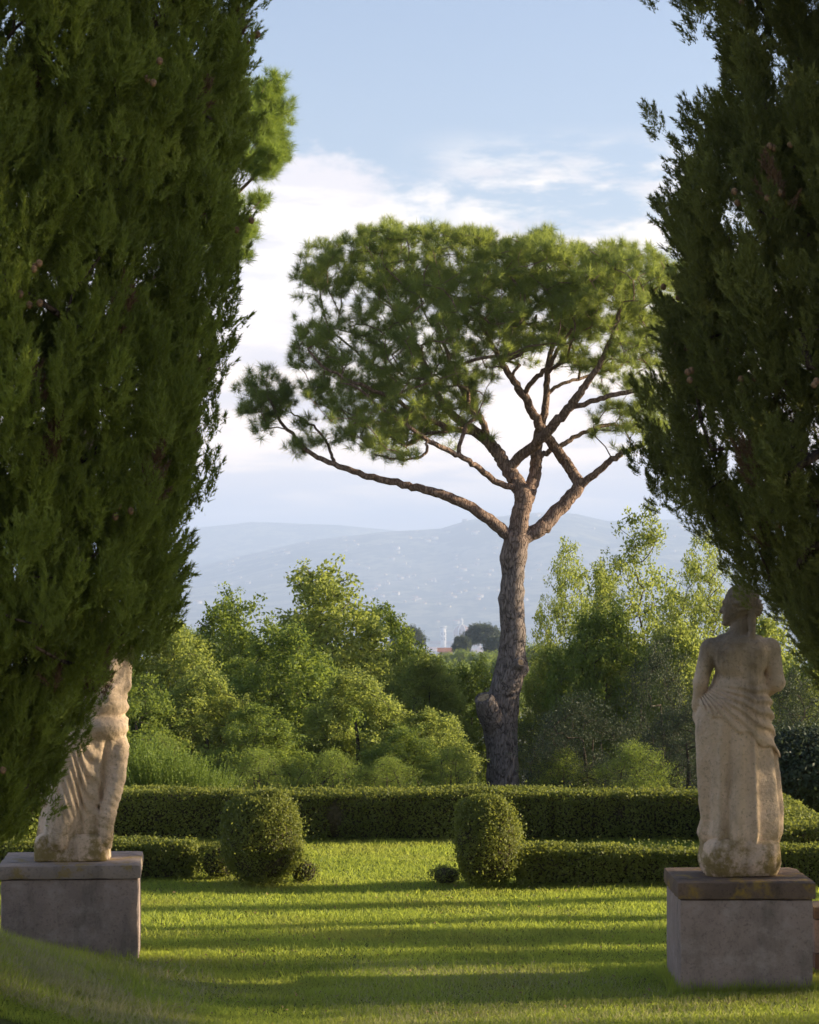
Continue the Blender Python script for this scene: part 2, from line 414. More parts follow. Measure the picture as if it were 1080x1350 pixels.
# ------------------------------------------------------------------ branches
class Skel:
    def __init__(s, cap=40000):
        s.p = np.zeros((cap, 3)); s.par = np.full(cap, -1); s.n = 0; s.fix = {}
    def add(s, p, par, r=None):
        i = s.n; s.p[i] = p; s.par[i] = par; s.n += 1
        if r is not None: s.fix[i] = r
        return i
    def line(s, pts, rads, par=-1, sub=3, jit=.0):
        """polyline with given radii, subdivided"""
        pts = [np.asarray(q, float) for q in pts]; last = par; ids = []
        for k, q in enumerate(pts):
            if k == 0 and par >= 0:
                a = s.p[par]; ra = rads[0]
                last = par; prev = a; pr = rads[0]; 
                if np.linalg.norm(q - a) < 1e-6: continue
            elif k == 0:
                last = s.add(q, -1, rads[0]); ids.append(last); prev = q; pr = rads[0]; continue
            q0 = pts[k - 2] if k >= 2 else prev * 2 - q; q3 = pts[k + 1] if k + 1 < len(pts) else q * 2 - prev
            for j in range(1, sub + 1):
                t = j / sub; pp = .5 * (2 * prev + (q - q0) * t + (2 * q0 - 5 * prev + 4 * q - q3) * t * t + (3 * prev - q0 - 3 * q + q3) * t ** 3) + (rng.normal(size=3) * jit if j < sub else 0)
                last = s.add(pp, last, pr * (1 - t) + rads[k] * t); ids.append(last)
            prev = q; pr = rads[k]
        return ids
    def grow(s, att, step=.25, lowbias=.5, minid=0, curl=.25, up=.0):
        root = s.p[0]
        order = np.argsort(np.linalg.norm(att - s.p[minid], axis=1))
        tips = []
        for a in att[order]:
            q = s.p[minid:s.n]; dv = a - q; dist = np.linalg.norm(dv, axis=1)
            cost = dist + lowbias * np.maximum(0, q[:, 2] - a[2])
            i = int(np.argmin(cost)) + minid; D = np.linalg.norm(a - s.p[i])
            par = s.par[i]
            pd = unit(s.p[i] - s.p[par]) if par >= 0 else np.array([0, 0, 1.])
            m = max(1, int(round(D / step))); last = i; p0 = s.p[i].copy()
            c1 = p0 + (pd * .5 + unit(a - p0) * .5) * D * curl * 1.4 + np.array([0, 0, up * D])
            for j in range(1, m + 1):
                t = j / m
                pp = (1 - t) ** 2 * p0 + 2 * t * (1 - t) * (c1 * .6 + .4 * (p0 + a) / 2) + t * t * a
                if j < m: pp = pp + rng.normal(size=3) * step * .07
                last = s.add(pp, last)
            tips.append(last)
        return tips
    def radii(s, tip=.006, p=2.4):
        n = s.n; acc = np.zeros(n); r = np.zeros(n)
        for i in range(n - 1, -1, -1):
            v = acc[i] ** (1 / p) if acc[i] > 0 else tip
            if i in s.fix: v = max(s.fix[i], min(v, s.fix[i] * 1.2))
            r[i] = v
            if s.par[i] >= 0 and i not in s.fix: acc[s.par[i]] += v ** p
        return r
    def mesh(s, r, sides=6, rmin=0.0, bigsides=None, detail=None):
        n = s.n; ch = [[] for _ in range(n)]
        for i in range(n):
            if s.par[i] >= 0: ch[s.par[i]].append(i)
        V = []; Fq = []; off = 0
        starts = [i for i in range(n) if s.par[i] < 0]; stack = [(i, None) for i in starts]
        while stack:
            i, pr = stack.pop(); chain = ([pr] if pr is not None else []) + [i]; j = i
            while ch[j]:
                c = max(ch[j], key=lambda k: (r[k], k in s.fix))
                for o in ch[j]:
                    if o != c: stack.append((o, j))
                chain.append(c); j = c
            rr = r[chain].copy()
            if pr is not None: rr[0] = min(rr[0], r[i] * 1.15)
            if rr.max() < rmin or len(chain) < 2: continue
            pts = s.p[chain]; k = sides if rr.max() < .05 or not bigsides else bigsides
            tg = np.gradient(pts, axis=0); tg = unit(tg)
            ref = np.array([0.31, .95, .05]); x = unit(np.cross(tg, ref)); y = np.cross(tg, x)
            an = np.linspace(0, 2 * math.pi, k, endpoint=False)
            ring = pts[:, None, :] + rr[:, None, None] * (np.cos(an)[None, :, None] * x[:, None, :] + np.sin(an)[None, :, None] * y[:, None, :])
            V.append(ring.reshape(-1, 3)); L = len(chain)
            a = np.arange(L - 1)[:, None] * k + np.arange(k)[None, :]; b = np.arange(L - 1)[:, None] * k + (np.arange(k)[None, :] + 1) % k
            Fq.append(np.stack([a, b, b + k, a + k], -1).reshape(-1, 4) + off); off += L * k
        return np.concatenate(V), np.concatenate(Fq)

# ------------------------------------------------------------------ the big stone pine
def pine_tree(name, D, base_px, trunk, limbs, env, extra, natt, tufts, mat, label, cat='pine tree', seedoff=0, floor_clip=None):
    """trunk, limbs: polylines in (px, py, depth offset m, width px); env: crown outline in the view plane"""
    root = P(base_px, HY, D); root[2] = gz(root[0], D) - .05
    k = F / D
    def W(q): return P(q[0], q[1], D) * [1, 0, 1] + [0, D + q[2], 0] - root if True else None
    sk = Skel()
    tr = [np.array([0, 0, 0])] + [W(q) for q in trunk]
    rad = [trunk[0][3] / k / 2 * 1.25] + [q[3] / k / 2 for q in trunk]
    ids = sk.line(tr, rad, sub=4, jit=.008); ntr = sk.n
    for lb in limbs:
        p0 = W(lb[0]); i = int(np.argmin(np.linalg.norm(sk.p[:sk.n] - p0, axis=1)))
        sk.line([sk.p[i]] + [W(q) for q in lb[1:]], [lb[0][3] / k / 2] + [q[3] / k / 2 for q in lb[1:]], par=i, sub=5, jit=.012)
    xs, tops, bots, hd0, cx, hw = env
    A = []
    while len(A) < natt:
        x = rng.uniform(xs[0], xs[-1]); dn = rng.uniform(-1, 1)
        e = 1 - ((x - cx) / hw) ** 2
        if e <= 0: continue
        if abs(dn) > math.sqrt(e) * 1.05: continue
        t = np.interp(x, xs, tops) + 34 * dn * dn + 5 * math.sin(x / 17.) + 4 * math.sin(x / 7.3 + 1); b = np.interp(x, xs, bots) - 25 * dn * dn
        v = rng.uniform() ** 1.25
        if v > .62 and rng.uniform() < (.1 if x < 600 else .4): continue
        A.append([x, t + v * (b - t), dn * hd0])
    A += extra(rng)
    att = np.array([W(a) for a in A])
    lump = vn(att, 1.5, 31 + seedoff); keep = lump > -.40; att = att[keep | (att[:, 2] > att[:, 2].max() - .7)]
    tips = sk.grow(att, step=.22, lowbias=.8, minid=ntr - 8, curl=.35, up=.05)
    r = sk.radii(.0065, 2.5)
    tv, tf = sk.mesh(r, 5, 0.0, 14)
    t = empty(name, root); tag(t, label, cat)
    tp = sk.p[tips]; n = len(tp) * tufts
    pos = np.repeat(tp, tufts, 0); off = unit(rng.normal(size=(n, 3))) * rng.uniform(.02, .24, n)[:, None] * [1, 1, .6]
    pos = pos + off; ax = unit(off) * .55 + np.array([0, 0, .9]) + rng.normal(size=(n, 3)) * .25
    ti = np.clip(.35 + .25 * vn(pos, .9, 5) + rng.normal(size=n) * .15, 0, 1)
    cv, cf, ct = scatter(TUFT, pos, ax, rng.uniform(.75, 1.25, n), ti, .12)
    return t, sk, r, tv, tf, (cv, cf, ct)

PT = [(663, 1040, 0, 43), (662, 1000, 0, 43), (660, 955, 0, 46), (665, 915, 0, 43), (673, 870, 0, 37), (676, 840, 0, 33), (675, 800, 0, 33), (677, 760, 0, 31), (678, 735, 0, 31), (681, 712, 0, 34)]
PL = [
 [(673, 712, 0, 17), (655, 694, -.2, 16), (628, 675, -.4, 14), (592, 657, -.6, 13), (565, 649, -.7, 11), (539, 642, -.7, 10), (500, 634, -.7, 9), (467, 624, -.7, 8), (435, 612, -.6, 7), (411, 599, -.5, 6), (390, 578, -.4, 5), (368, 552, -.3, 4), (352, 520, -.3, 3)],
 [(439, 612, -.6, 5), (435, 592, -.5, 4), (425, 575, -.4, 3.5), (405, 556, -.3, 3), (385, 545, -.2, 2)],
 [(681, 712, 0, 27), (686, 680, .0, 25), (690, 655, .0, 24), (680, 632, .1, 21), (667, 613, .2, 18), (656, 595, .3, 17), (645, 580, .4, 16), (628, 567, .5, 14), (608, 552, .6, 12), (590, 535, .8, 10), (575, 510, .9, 9), (558, 470, 1, 7), (540, 430, 1.1, 5), (520, 395, 1.2, 4)],
 [(645, 580, .4, 10), (636, 555, .2, 9), (622, 535, -.1, 8), (605, 510, -.4, 6), (590, 470, -.6, 5), (575, 430, -.8, 4)],
 [(628, 569, .5, 9), (600, 565, .2, 8), (567, 556, -.3, 7), (540, 542, -.6, 6), (510, 527, -1, 5), (470, 513, -1.3, 4.5), (433, 495, -1.4, 3.5), (410, 470, -1.4, 3)],
 [(676, 646, 0, 9), (655, 637, -.3, 8.5), (633, 622, -.7, 8), (612, 609, -1, 7), (590, 599, -1.3, 7), (561, 586, -1.6, 6), (540, 572, -1.8, 5), (515, 556, -1.9, 4), (467, 519, -2, 3)],
 [(563, 588, -1.6, 4), (562, 602, -1.7, 4), (548, 611, -1.8, 3.5), (520, 612, -1.9, 3), (494, 606, -1.9, 2.5)],
 [(690, 665, 0, 20), (700, 645, .3, 19), (708, 622, .5, 17), (709, 600, .5, 16), (711, 575, .5, 13), (718, 548, .6, 11), (724, 515, .8, 9), (726, 480, 1, 8), (735, 440, 1.4, 6), (745, 400, 1.6, 5)],
 [(676, 612, .2, 14), (692, 597, .0, 14), (711, 580, -.4, 14), (727, 563, -.7, 13), (742, 547, -.9, 12), (755, 530, -1.1, 11), (767, 513, -1.2, 9), (785, 485, -1.3, 7), (800, 450, -1.4, 6), (812, 410, -1.4, 4)],
 [(742, 547, -.9, 7), (770, 536, -.9, 7), (795, 528, -1, 6.5), (822, 523, -1, 6), (845, 517, -1, 5), (870, 512, -1, 4), (893, 505, -.9, 3)],
 [(696, 716, 0, 21), (712, 698, .1, 20), (728, 682, .2, 20), (748, 660, .3, 18), (765, 640, .4, 17), (757, 620, .5, 15), (745, 603, .6, 15), (730, 583, .5, 14), (715, 562, .3, 13), (703, 543, .2, 12), (689, 519, .1, 11), (675, 498, 0, 9), (661, 478, -.1, 8), (648, 455, -.2, 6), (632, 425, -.4, 5)],
 [(765, 640, .4, 11), (782, 627, .3, 10), (798, 614, .2, 9), (815, 601, .1, 8), (832, 592, 0, 7), (850, 586, -.1, 5), (880, 575, -.2, 4), (905, 560, -.2, 3)],
 [(711, 602, .5, 8), (727, 592, .7, 7.5), (746, 582, .9, 7), (765, 570, 1.2, 6), (785, 560, 1.4, 5.5), (815, 552, 1.6, 5), (835, 556, 1.7, 4), (860, 560, 1.8, 3)],
 [(689, 519, .1, 7), (705, 500, -.1, 7), (722, 485, -.3, 6), (735, 462, -.6, 5), (750, 440, -.9, 4)],
 [(661, 478, -.1, 5), (685, 470, -.3, 5), (700, 450, -.4, 4), (705, 420, -.6, 3)],
 [(590, 535, .8, 6), (570, 528, .8, 5), (545, 505, .9, 4), (500, 480, .9, 3.5), (460, 450, .9, 3), (430, 420, .8, 2.5), (418, 360, .6, 2)],
 [(724, 515, .8, 6), (745, 500, 1, 5), (775, 490, 1.3, 4.5), (810, 478, 1.6, 4), (840, 465, 1.8, 3)],
 [(575, 510, .9, 5), (590, 480, 1.3, 4), (600, 450, 1.7, 3.5), (610, 410, 2, 3)],
]
ENV = (np.array([388, 400, 425, 455, 500, 550, 600, 650, 700, 750, 800, 850, 900, 925]),
       np.array([420, 350, 345, 312, 308, 303, 310, 318, 320, 330, 330, 338, 355, 400]),
       np.array([500, 515, 560, 588, 600, 585, 545, 500, 480, 485, 520, 560, 570, 500]), 2.9, 655, 275)
def pine_extra(rng):
    A = []
    for _ in range(58):
        a = unit(rng.normal(size=3)) * rng.uniform(.3, 1) ** .5
        A.append([352 + a[0] * 34, 528 + a[1] * 44, -.3 + a[2] * .55])
    for _ in range(10): A.append([rng.uniform(385, 415), rng.uniform(545, 600), -.4 + rng.normal() * .2])
    for _ in range(9): A.append([rng.uniform(405, 432), rng.uniform(318, 370), .5 + rng.normal() * .2])
    for _ in range(46): A.append([rng.uniform(785, 880), rng.uniform(520, 605), rng.normal() * .9])
    for _ in range(120): A.append([rng.uniform(405, 640), rng.uniform(490, 585), rng.normal() * 1.0])
    for _ in range(22): A.append([rng.uniform(455, 540), rng.uniform(580, 612), -1.8 + rng.normal() * .4])
    return A
PD = 45.0
t, sk, r, tv, tf, crown = pine_tree('stone_pine', PD, 663, PT, PL, ENV, pine_extra, 1900, 4, M['pine'],
    'tall umbrella shaped stone pine with forked trunk and flat wide crown behind the hedge')
k = F / PD
# knots on the trunk and plated roughness: push the big tube's surface in and out
nb = fbm(tv * [1, 1, .35], 5.5, 3, 4); low = (np.abs(tv[:, 0]) < .6) & (tv[:, 2] < 5.2)
cxy = np.stack([np.interp(tv[:, 2], sk.p[:40, 2], sk.p[:40, 0]), 0 * tv[:, 0]], -1)
dr = tv[:, :2] - cxy; rr_ = np.linalg.norm(dr, axis=1, keepdims=True)
f_ = np.where(low[:, None] & (rr_ < .6), 1 + .10 * nb[:, None], 1)
def knot(px, py, side, amt, rad):
    global f_
    z0 = P(px, py, PD)[2] - t.location.z; g = np.exp(-((tv[:, 2] - z0) / rad) ** 2)
    d = dr / np.maximum(rr_, 1e-6); al = np.clip(d @ np.array(side), 0, 1) ** 2
    f_ = f_ + (low * g * al * amt)[:, None]
knot(688, 880, (.9, -.45), .45, .16); knot(678, 902, (.3, -.95), .4, .10); knot(668, 735, (-.8, -.6), .35, .14); knot(690, 735, (.8, -.5), .2, .14); knot(664, 785, (-.9, -.3), .25, .12); knot(683, 840, (.6, -.6), .15, .2)
tv[:, :2] = cxy + dr * f_
trunk_o = mesh_obj('trunk', tv, tf, M['bark_pine'], t, smooth=True)
# sawn-off limb: thick stub with a pale cut end
def stub(parent, a, b, ra, rb, n=20, seed=0):
    a = np.array(a, float); b = np.array(b, float); d = unit(b - a); x = unit(np.cross(d, [0, 1, .2])); y = np.cross(d, x)
    an = np.linspace(0, 2 * math.pi, n, endpoint=False); V = []; m = 9
    for i in range(m):
        q = i / (m - 1); rr = ra + (rb - ra) * q + .03 * math.sin(q * 3.1)
        V.append(a + (b - a) * q + (np.cos(an)[:, None] * x + np.sin(an)[:, None] * y) * rr * (1 + .09 * vn(np.stack([np.cos(an) * 2, np.sin(an) * 2, an * 0 + q * 2.5], -1), 1.3, seed)[:, None]))
    rim = V[-1]; V.append(b + (rim - b) * .72 - d * .012)
    V = np.concatenate(V); Fq = []
    for i in range(m):
        for j in range(n): Fq.append([i * n + j, i * n + (j + 1) % n, (i + 1) * n + (j + 1) % n, (i + 1) * n + j])
    s_ = mesh_obj('limb_stub', V, np.array(Fq), M['bark_pine'], parent, smooth=True)
    rim2 = V[-n:]; cv = np.concatenate([[rim2.mean(0) + d * .004], rim2 + d * .003]); cf = np.array([[0, 1 + j, 1 + (j + 1) % n] for j in range(n)])
    mesh_obj('cut_face', cv, cf, M['cut'], s_)
def LP(px, py, off, D=PD): return P(px, py, D) * [1, 0, 1] + [0, D + off, 0] - np.array(t.location)
stub(t, LP(656, 962, -.02), LP(636, 918, -.42), .24, .16, seed=3)
stub(t, LP(678, 880, -.1), LP(686, 872, -.38), .12, .075, seed=5)
mesh_obj('crown', crown[0], crown[1], M['pine'], t, tint=crown[2])

# second pine, mostly behind the left cypress
ENV2 = (np.array([-60, 0, 60, 150, 250, 320, 350, 372]), np.array([200, 130, 110, 95, 92, 100, 118, 150]), np.array([260, 300, 330, 345, 350, 310, 262, 215]), 2.6, 150, 224)
PT2 = [(95, 1040, 0, 40), (98, 900, 0, 36), (105, 700, 0, 32), (115, 560, 0, 28), (120, 480, 0, 26)]
PL2 = [[(120, 480, 0, 18), (160, 430, -.3, 14), (210, 370, -.5, 10), (270, 300, -.5, 7), (310, 230, -.4, 5), (330, 180, -.3, 3)],
       [(120, 480, 0, 18), (110, 420, .3, 14), (60, 340, .5, 9), (20, 260, .5, 5)], [(160, 430, -.3, 10), (150, 350, -.8, 8), (160, 240, -.9, 5)],
       [(210, 370, -.5, 7), (260, 345, -.2, 6), (300, 320, 0, 4)], [(110, 420, .3, 10), (140, 340, 1, 8), (180, 230, 1.5, 5)]]
def ex2(rng):
    A = []
    for _ in range(26): A.append([rng.uniform(285, 325), rng.uniform(296, 345), -.1 + rng.normal() * .3])
    for _ in range(70): A.append([355 + rng.normal() * 9, rng.uniform(118, 225), rng.normal() * .5])
    return A
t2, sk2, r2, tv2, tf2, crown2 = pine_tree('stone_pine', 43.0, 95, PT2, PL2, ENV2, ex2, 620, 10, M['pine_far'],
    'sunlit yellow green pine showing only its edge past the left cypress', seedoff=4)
mesh_obj('trunk', tv2, tf2, M['bark_pine'], t2, smooth=True)
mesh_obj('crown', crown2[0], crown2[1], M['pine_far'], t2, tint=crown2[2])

# ------------------------------------------------------------------ cypresses
def lathe_trunk(h, r0, seed=0, sides=14):
    z = np.linspace(-.3, h, 24); an = np.linspace(0, 2 * math.pi, sides, endpoint=False)
    Z, A = np.meshgrid(z, an, indexing='ij'); rr = r0 * (1 - Z / h * .93) * (1 + .35 * np.exp(-np.maximum(Z, 0) / .25)) * (1 + .13 * np.sin(A * 5 + seed + Z))
    cx_ = .05 * np.sin(Z * 1.1 + seed)
    v = np.stack([np.cos(A) * rr + cx_, np.sin(A) * rr, Z], -1).reshape(-1, 3); n = sides
    i, j = np.meshgrid(np.arange(len(z) - 1), np.arange(n), indexing='ij')
    f = np.stack([i * n + j, i * n + (j + 1) % n, (i + 1) * n + (j + 1) % n, (i + 1) * n + j], -1).reshape(-1, 4)
    return v, f
def cyp_limbs(sk, trunk_h, tips, r0):
    for q in np.linspace(0.0, trunk_h, 24):
        sk.add([0.05 * math.sin(q * 1.1), 0, q], sk.n - 1, r0 * (1 - q / trunk_h * .93))
    ids = sk.grow(tips, step=.22, lowbias=-.55, minid=1, curl=.2)
    return ids
def cypress(name, loc, prof_z, prof_r, ncl, per, mat, label, cat='cypress tree', group=None, angf=None, gap=-2, jag=.10, lean=.35, clr=.24, big=1.0, inner=.35, plume=1.0, cones=0, coneside=1, temps=None, r0=.16, seed=0, facing=None, lobe=0, lobez=.4, lobef=2.6):
    H = prof_z[-1]; temps = temps or CYP
    t = empty(name, loc); tag(t, label, cat, group)
    # clump centres over the outer shell
    n = ncl * 4; z = rng.uniform(prof_z[0], H, n); R0 = np.interp(z, prof_z, prof_r)
    keep = rng.uniform(size=n) < np.maximum(R0 / max(prof_r), np.where(z < prof_z[0] + 1.6, .85, 0)); z = z[keep][:ncl]; R0 = R0[keep][:ncl]
    az = rng.uniform(0, 2 * math.pi, len(z))
    if facing is not None:                              # more clumps where the crown faces the garden
        m = rng.uniform(size=len(z)) < .45; az[m] = facing + rng.uniform(-1.5, 1.5, m.sum())
    ins = rng.uniform(size=len(z)); depth = np.where(ins < inner, rng.uniform(.35, .8, len(z)), rng.uniform(.86, 1.0, len(z)))
    q = np.stack([np.cos(az) * 2, np.sin(az) * 2, z * 1.6], -1)
    Rr = R0 * (1 + jag * vn(q, 1.2, seed + 1) * (1 if angf is None else angf(az)) ) * depth
    if lobe: q2 = np.stack([np.cos(az) * R0 * 1.0, np.sin(az) * R0, z * lobez], -1); Rr = Rr + lobe * (np.abs(vn(q2, lobef, seed + 21)) * 2 - .8) * np.minimum(1, R0)
    C = np.stack([np.cos(az) * Rr, np.sin(az) * Rr, z], -1)
    lump = vn(np.stack([np.cos(az), np.sin(az), z * .8], -1), 2.3, seed + 5)
    C = C[lump > gap]; az = az[lump > gap]; depth = depth[lump > gap]
    sk = Skel(); cyp_limbs(sk, H * .93, C[rng.permutation(len(C))[:min(len(C), 420)]] * [.93, .93, 1] - [0, 0, .05], r0)
    r = sk.radii(.007, 2.5); r = np.minimum(r, .06); r[:24] = .02
    tv, tf = lathe_trunk(H * .95, r0, seed)
    mesh_obj('trunk', tv, tf, M['bark_cyp'], t, smooth=True)
    bv, bf = sk.mesh(r, 5); mesh_obj('branches', bv, bf, M['bark_cyp'], t, smooth=True)
    # plumes around every clump centre
    m = len(C) * per; cen = np.repeat(C, per, 0); a2 = np.repeat(az, per)
    out = np.stack([np.cos(a2), np.sin(a2), 0 * a2], -1)
    pos = cen + rng.normal(size=(m, 3)) * [clr * .42, clr * .42, clr * .75]
    ax = out * lean + np.array([0, 0, 1.]) + rng.normal(size=(m, 3)) * .17
    ct = np.clip(.40 + .28 * vn(cen, 1.7, seed + 9) + rng.normal(size=m) * .24, 0, 1)
    cv, cf, tt = scatter(temps, pos, ax, rng.uniform(.7, 1.25, m) * plume * big, ct, .10)
    nv_ = len(cv) // m; dead = (rng.uniform(size=m) < .012) | ((vn(cen, 2.6, seed + 40) > .80) & (rng.uniform(size=m) < .6))
    if cones and dead.any():                            # a few brown dead sprays
        vm = np.repeat(dead, nv_); nf = len(cf) // m; fm = np.repeat(dead, nf); ren = np.cumsum(vm) - 1
        mesh_obj('dead_sprays', cv[vm], ren[cf[fm]], M['deadspray'], t, tint=tt[vm])
        ren = np.cumsum(~vm) - 1; cv, cf, tt = cv[~vm], ren[cf[~fm]], tt[~vm]
    mesh_obj('crown', cv, cf, mat, t, tint=tt)
    if cones:
        sel = [i for i in rng.permutation(len(C)) if depth[i] > .85 and (C[i, 0] * coneside > .25) and C[i, 1] < .6 and C[i, 2] < 6.5][:cones]
        proto = None
        for i in sel:
            for kk in range(3):
                p = C[i] * [1.03, 1.06, 1] + rng.normal(size=3) * .035 + [0, -.05, 0]
                if proto is None:
                    an = np.linspace(0, math.pi, 7); ph = np.linspace(0, 2 * math.pi, 10, endpoint=False)
                    A_, B_ = np.meshgrid(an, ph, indexing='ij'); rr = .0165 * (1 + .12 * np.cos(A_ * 5) * np.cos(B_ * 3))
                    v = np.stack([np.sin(A_) * np.cos(B_) * rr, np.sin(A_) * np.sin(B_) * rr, np.cos(A_) * rr * 1.1], -1).reshape(-1, 3)
                    f = np.array([[i_ * 10 + j_, i_ * 10 + (j_ + 1) % 10, (i_ + 1) * 10 + (j_ + 1) % 10, (i_ + 1) * 10 + j_] for i_ in range(6) for j_ in range(10)])
                    o = proto = mesh_obj('cone', v, f, M['cone'], t, smooth=True)
                else:
                    o = proto.copy(); col.objects.link(o); o.parent = t
                o.location = tuple(p)
    return t
# left cypress
DL = 12.6; kL = F / DL; cxl = -100
eL = [(1085, 20), (1040, 70), (1000, 95), (940, 130), (900, 162), (872, 180), (852, 205), (836, 246), (815, 262), (780, 262), (700, 264), (660, 278), (600, 288), (540, 299), (470, 299), (400, 300), (330, 304), (270, 312), (200, 324), (170, 330), (100, 346), (0, 346), (-200, 320), (-500, 200), (-800, 20), (-950, -80)]
zl = [EYE + (HY - y) / kL for y, x in eL]; rl = [(x - cxl) / kL for y, x in eL]
Ll = P(cxl, HY, DL); Ll[2] = gz(Ll[0], DL)
cypress('cypress_tree', Ll, np.array(zl) - Ll[2], np.array(rl) - .07, 5200, 1, M['cypress'],
        'dense dark green cypress filling the left side and overhanging the weathered draped statue', jag=.03, clr=.09, gap=-.97, inner=.38, lean=.20, big=1.22, lobe=.15, cones=24, coneside=1, r0=.22, seed=2, facing=-1.0)
# right cypress
DR = 13.2; kR = F / DR; cxr = 1215
eR = [(900, 1120), (880, 1075), (850, 1055), (825, 1035), (790, 1008), (760, 985), (735, 955), (700, 930), (670, 885), (640, 868), (600, 852), (520, 866), (450, 872), (400, 888), (350, 892), (325, 884), (300, 878), (272, 876), (250, 897), (200, 892), (180, 885), (165, 945), (125, 925), (95, 985), (60, 990), (35, 930), (0, 885), (-120, 900), (-400, 960), (-700, 1120), (-850, 1180)]
zr = [EYE + (HY - y) / kR for y, x in eR]; rr0 = [(cxr - x) / kR for y, x in eR]
Lr = P(cxr, HY, DR); Lr[2] = gz(Lr[0], DR)
cypress('cypress_tree', Lr, np.array(zr) - Lr[2], np.array(rr0) - .02, 3900, 1, M['cypress_r'],
        'ragged cypress with gaps and brown cones hanging over the female statue at right', jag=.08, clr=.08, gap=-.62, inner=.42, lean=.42, big=1.15, lobe=.20, lobez=.9, lobef=2.2, cones=40, coneside=-1, r0=.2, seed=11, facing=math.pi + .9)

# ------------------------------------------------------------------ cypresses just outside the frame, whose shadows stripe the lawn
def caster(x, y0, width, h, label, zlo=.3, n=170):
    """y0: where its shadow crosses the middle of the lawn"""
    y = y0 + x * SD.y / SD.x
    z = np.array([zlo, zlo + .5, h * .45, h * .8, h]); rr = np.array([.6, .95, 1, .7, .1]) * width / 2
    big = [tmpl_cypress(70, .45, min(.14, .03 + width * .1)) for _ in range(5)]
    big = [(v, f, q) for v, f, q in big]
    return cypress('cypress_tree', (x, y, float(gz(x, y))), z, rr, n, 9, M['cypress'], label, clr=min(.3, .04 + width * .2), jag=.1, gap=-2, inner=.5, big=1.15, temps=big, r0=.12, seed=int(x * 7 + y), group='cypresses lining the garden beyond the right edge')
caster(7.5, 17.22, .60, 8, 'unseen high crowned tree added out of frame at right to shade the grass mound')
caster(8.6, 16.02, .78, 8.5, 'unseen high crowned tree added out of frame at right to shade the grass mound')
caster(7.8, 14.58, .90, 9.5, 'unseen high crowned tree added out of frame at right to shade the grass mound')
caster(9.5, 12.9, 1.2, 10, 'unseen high crowned tree added out of frame at right to shade the grass mound', n=260)
caster(9.0, 11.0, 2.0, 10, 'unseen high crowned tree added out of frame at right to shade the grass mound', n=260)
caster(10.5, 18.05, .03, 6, 'unseen high crowned tree added out of frame at right to shade the grass mound', n=60)
caster(11.0, 19.1, .04, 6, 'unseen high crowned tree added out of frame at right to shade the grass mound', n=80)

def added_shade_tree(x, y, wy, z0, z1, label):  # unseen high crown, added to shade the mound and left statue but spare the lawn
    z = np.array([z0, z0 + .5, (z0 + z1) / 2, z1 - 1, z1]); rr = np.array([.85, 1, 1, .8, .2]) * wy / 2
    big = [tmpl_cypress(80, .5, .16) for _ in range(5)]
    return cypress('cypress_tree', (x, y, float(gz(x, y))), z, rr, 420, 9, M['cypress'], label, clr=.3, jag=.15, gap=-2, inner=.55, big=1.3, temps=big, r0=.05, seed=5, group='cypresses lining the garden beyond the right edge')
added_shade_tree(8.3, 16.2, 3.35, 2.75, 8.5, 'unseen high crowned tree added out of frame at right to shade the grass mound')
# ------------------------------------------------------------------ broadleaf trees
def broadleaf(name, loc, H, Wd, mat, label, cat, group=None, natt=230, per=3, temps=None, dens=1.0, low=.18, barkm=None, seed=0, lsc=1.0, lead=None, shape=1.0):
    temps = temps or LEAFC
    t = empty(name, loc); tag(t, label, cat, group)
    # uneven egg of twig ends with holes in it
    m = natt * 3; h = rng.uniform(0, 1, m); az = rng.uniform(0, 6.283, m); q = rng.uniform(.08, 1, m) ** .55
    dirs = np.stack([np.cos(az), np.sin(az), h * 2.2], -1); lob = 1 + .55 * fbm(dirs, 1.5, seed * 5 + 1, 3)
    rp = np.interp(h, [0, .12, .4, .65, .85, 1], [.62, .9, 1.0, .82, .5, .12]) * Wd * .52 * shape
    att = np.stack([np.cos(az) * rp * q * lob, np.sin(az) * rp * q * lob, (low + (1 - low) * h * (.93 + .12 * vn(dirs * [1.3, 1.3, 0], 1.6, seed))) * H], -1)
    att = att[(vn(att, 1.15, seed + 7) > -.38) & (rng.uniform(size=m) < .35 + rp / rp.max() * .65)][:natt]
    sk = Skel(); z = np.linspace(0, H * .62, 8); r0 = .018 * H + .02
    for q in z: sk.add([.06 * H * .3 * math.sin(q * 1.3 + seed), .05 * math.sin(q * 2 + seed), q - .1], sk.n - 1, r0 * (1 - q / H * 1.1))
    tips = sk.grow(att, step=.3, lowbias=.7, minid=1, curl=.16, up=.05)
    r = sk.radii(.0055 if dens < 1 else .007, 2.3); tv, tf = sk.mesh(r, 5, 0, 9)
    mesh_obj('trunk', tv, tf, barkm or M['bark'], t, smooth=True)
    tp = sk.p[tips]; pos = np.repeat(tp, per, 0); n = len(pos); pos = pos + rng.normal(size=(n, 3)) * .085
    keep = rng.uniform(size=n) < dens; pos = pos[keep]; n = len(pos)
    ti = np.clip(.45 + .4 * vn(pos, 1.1, seed) + rng.normal(size=n) * .15, 0, 1)
    cv, cf, ct = scatter(temps, pos, rng.normal(size=(n, 3)) * .5 + [0, 0, 1], rng.uniform(.7, 1.3, n) * lsc, ti, .14)
    mesh_obj('crown', cv, cf, mat, t, tint=ct)
    return t
PROTO = {}
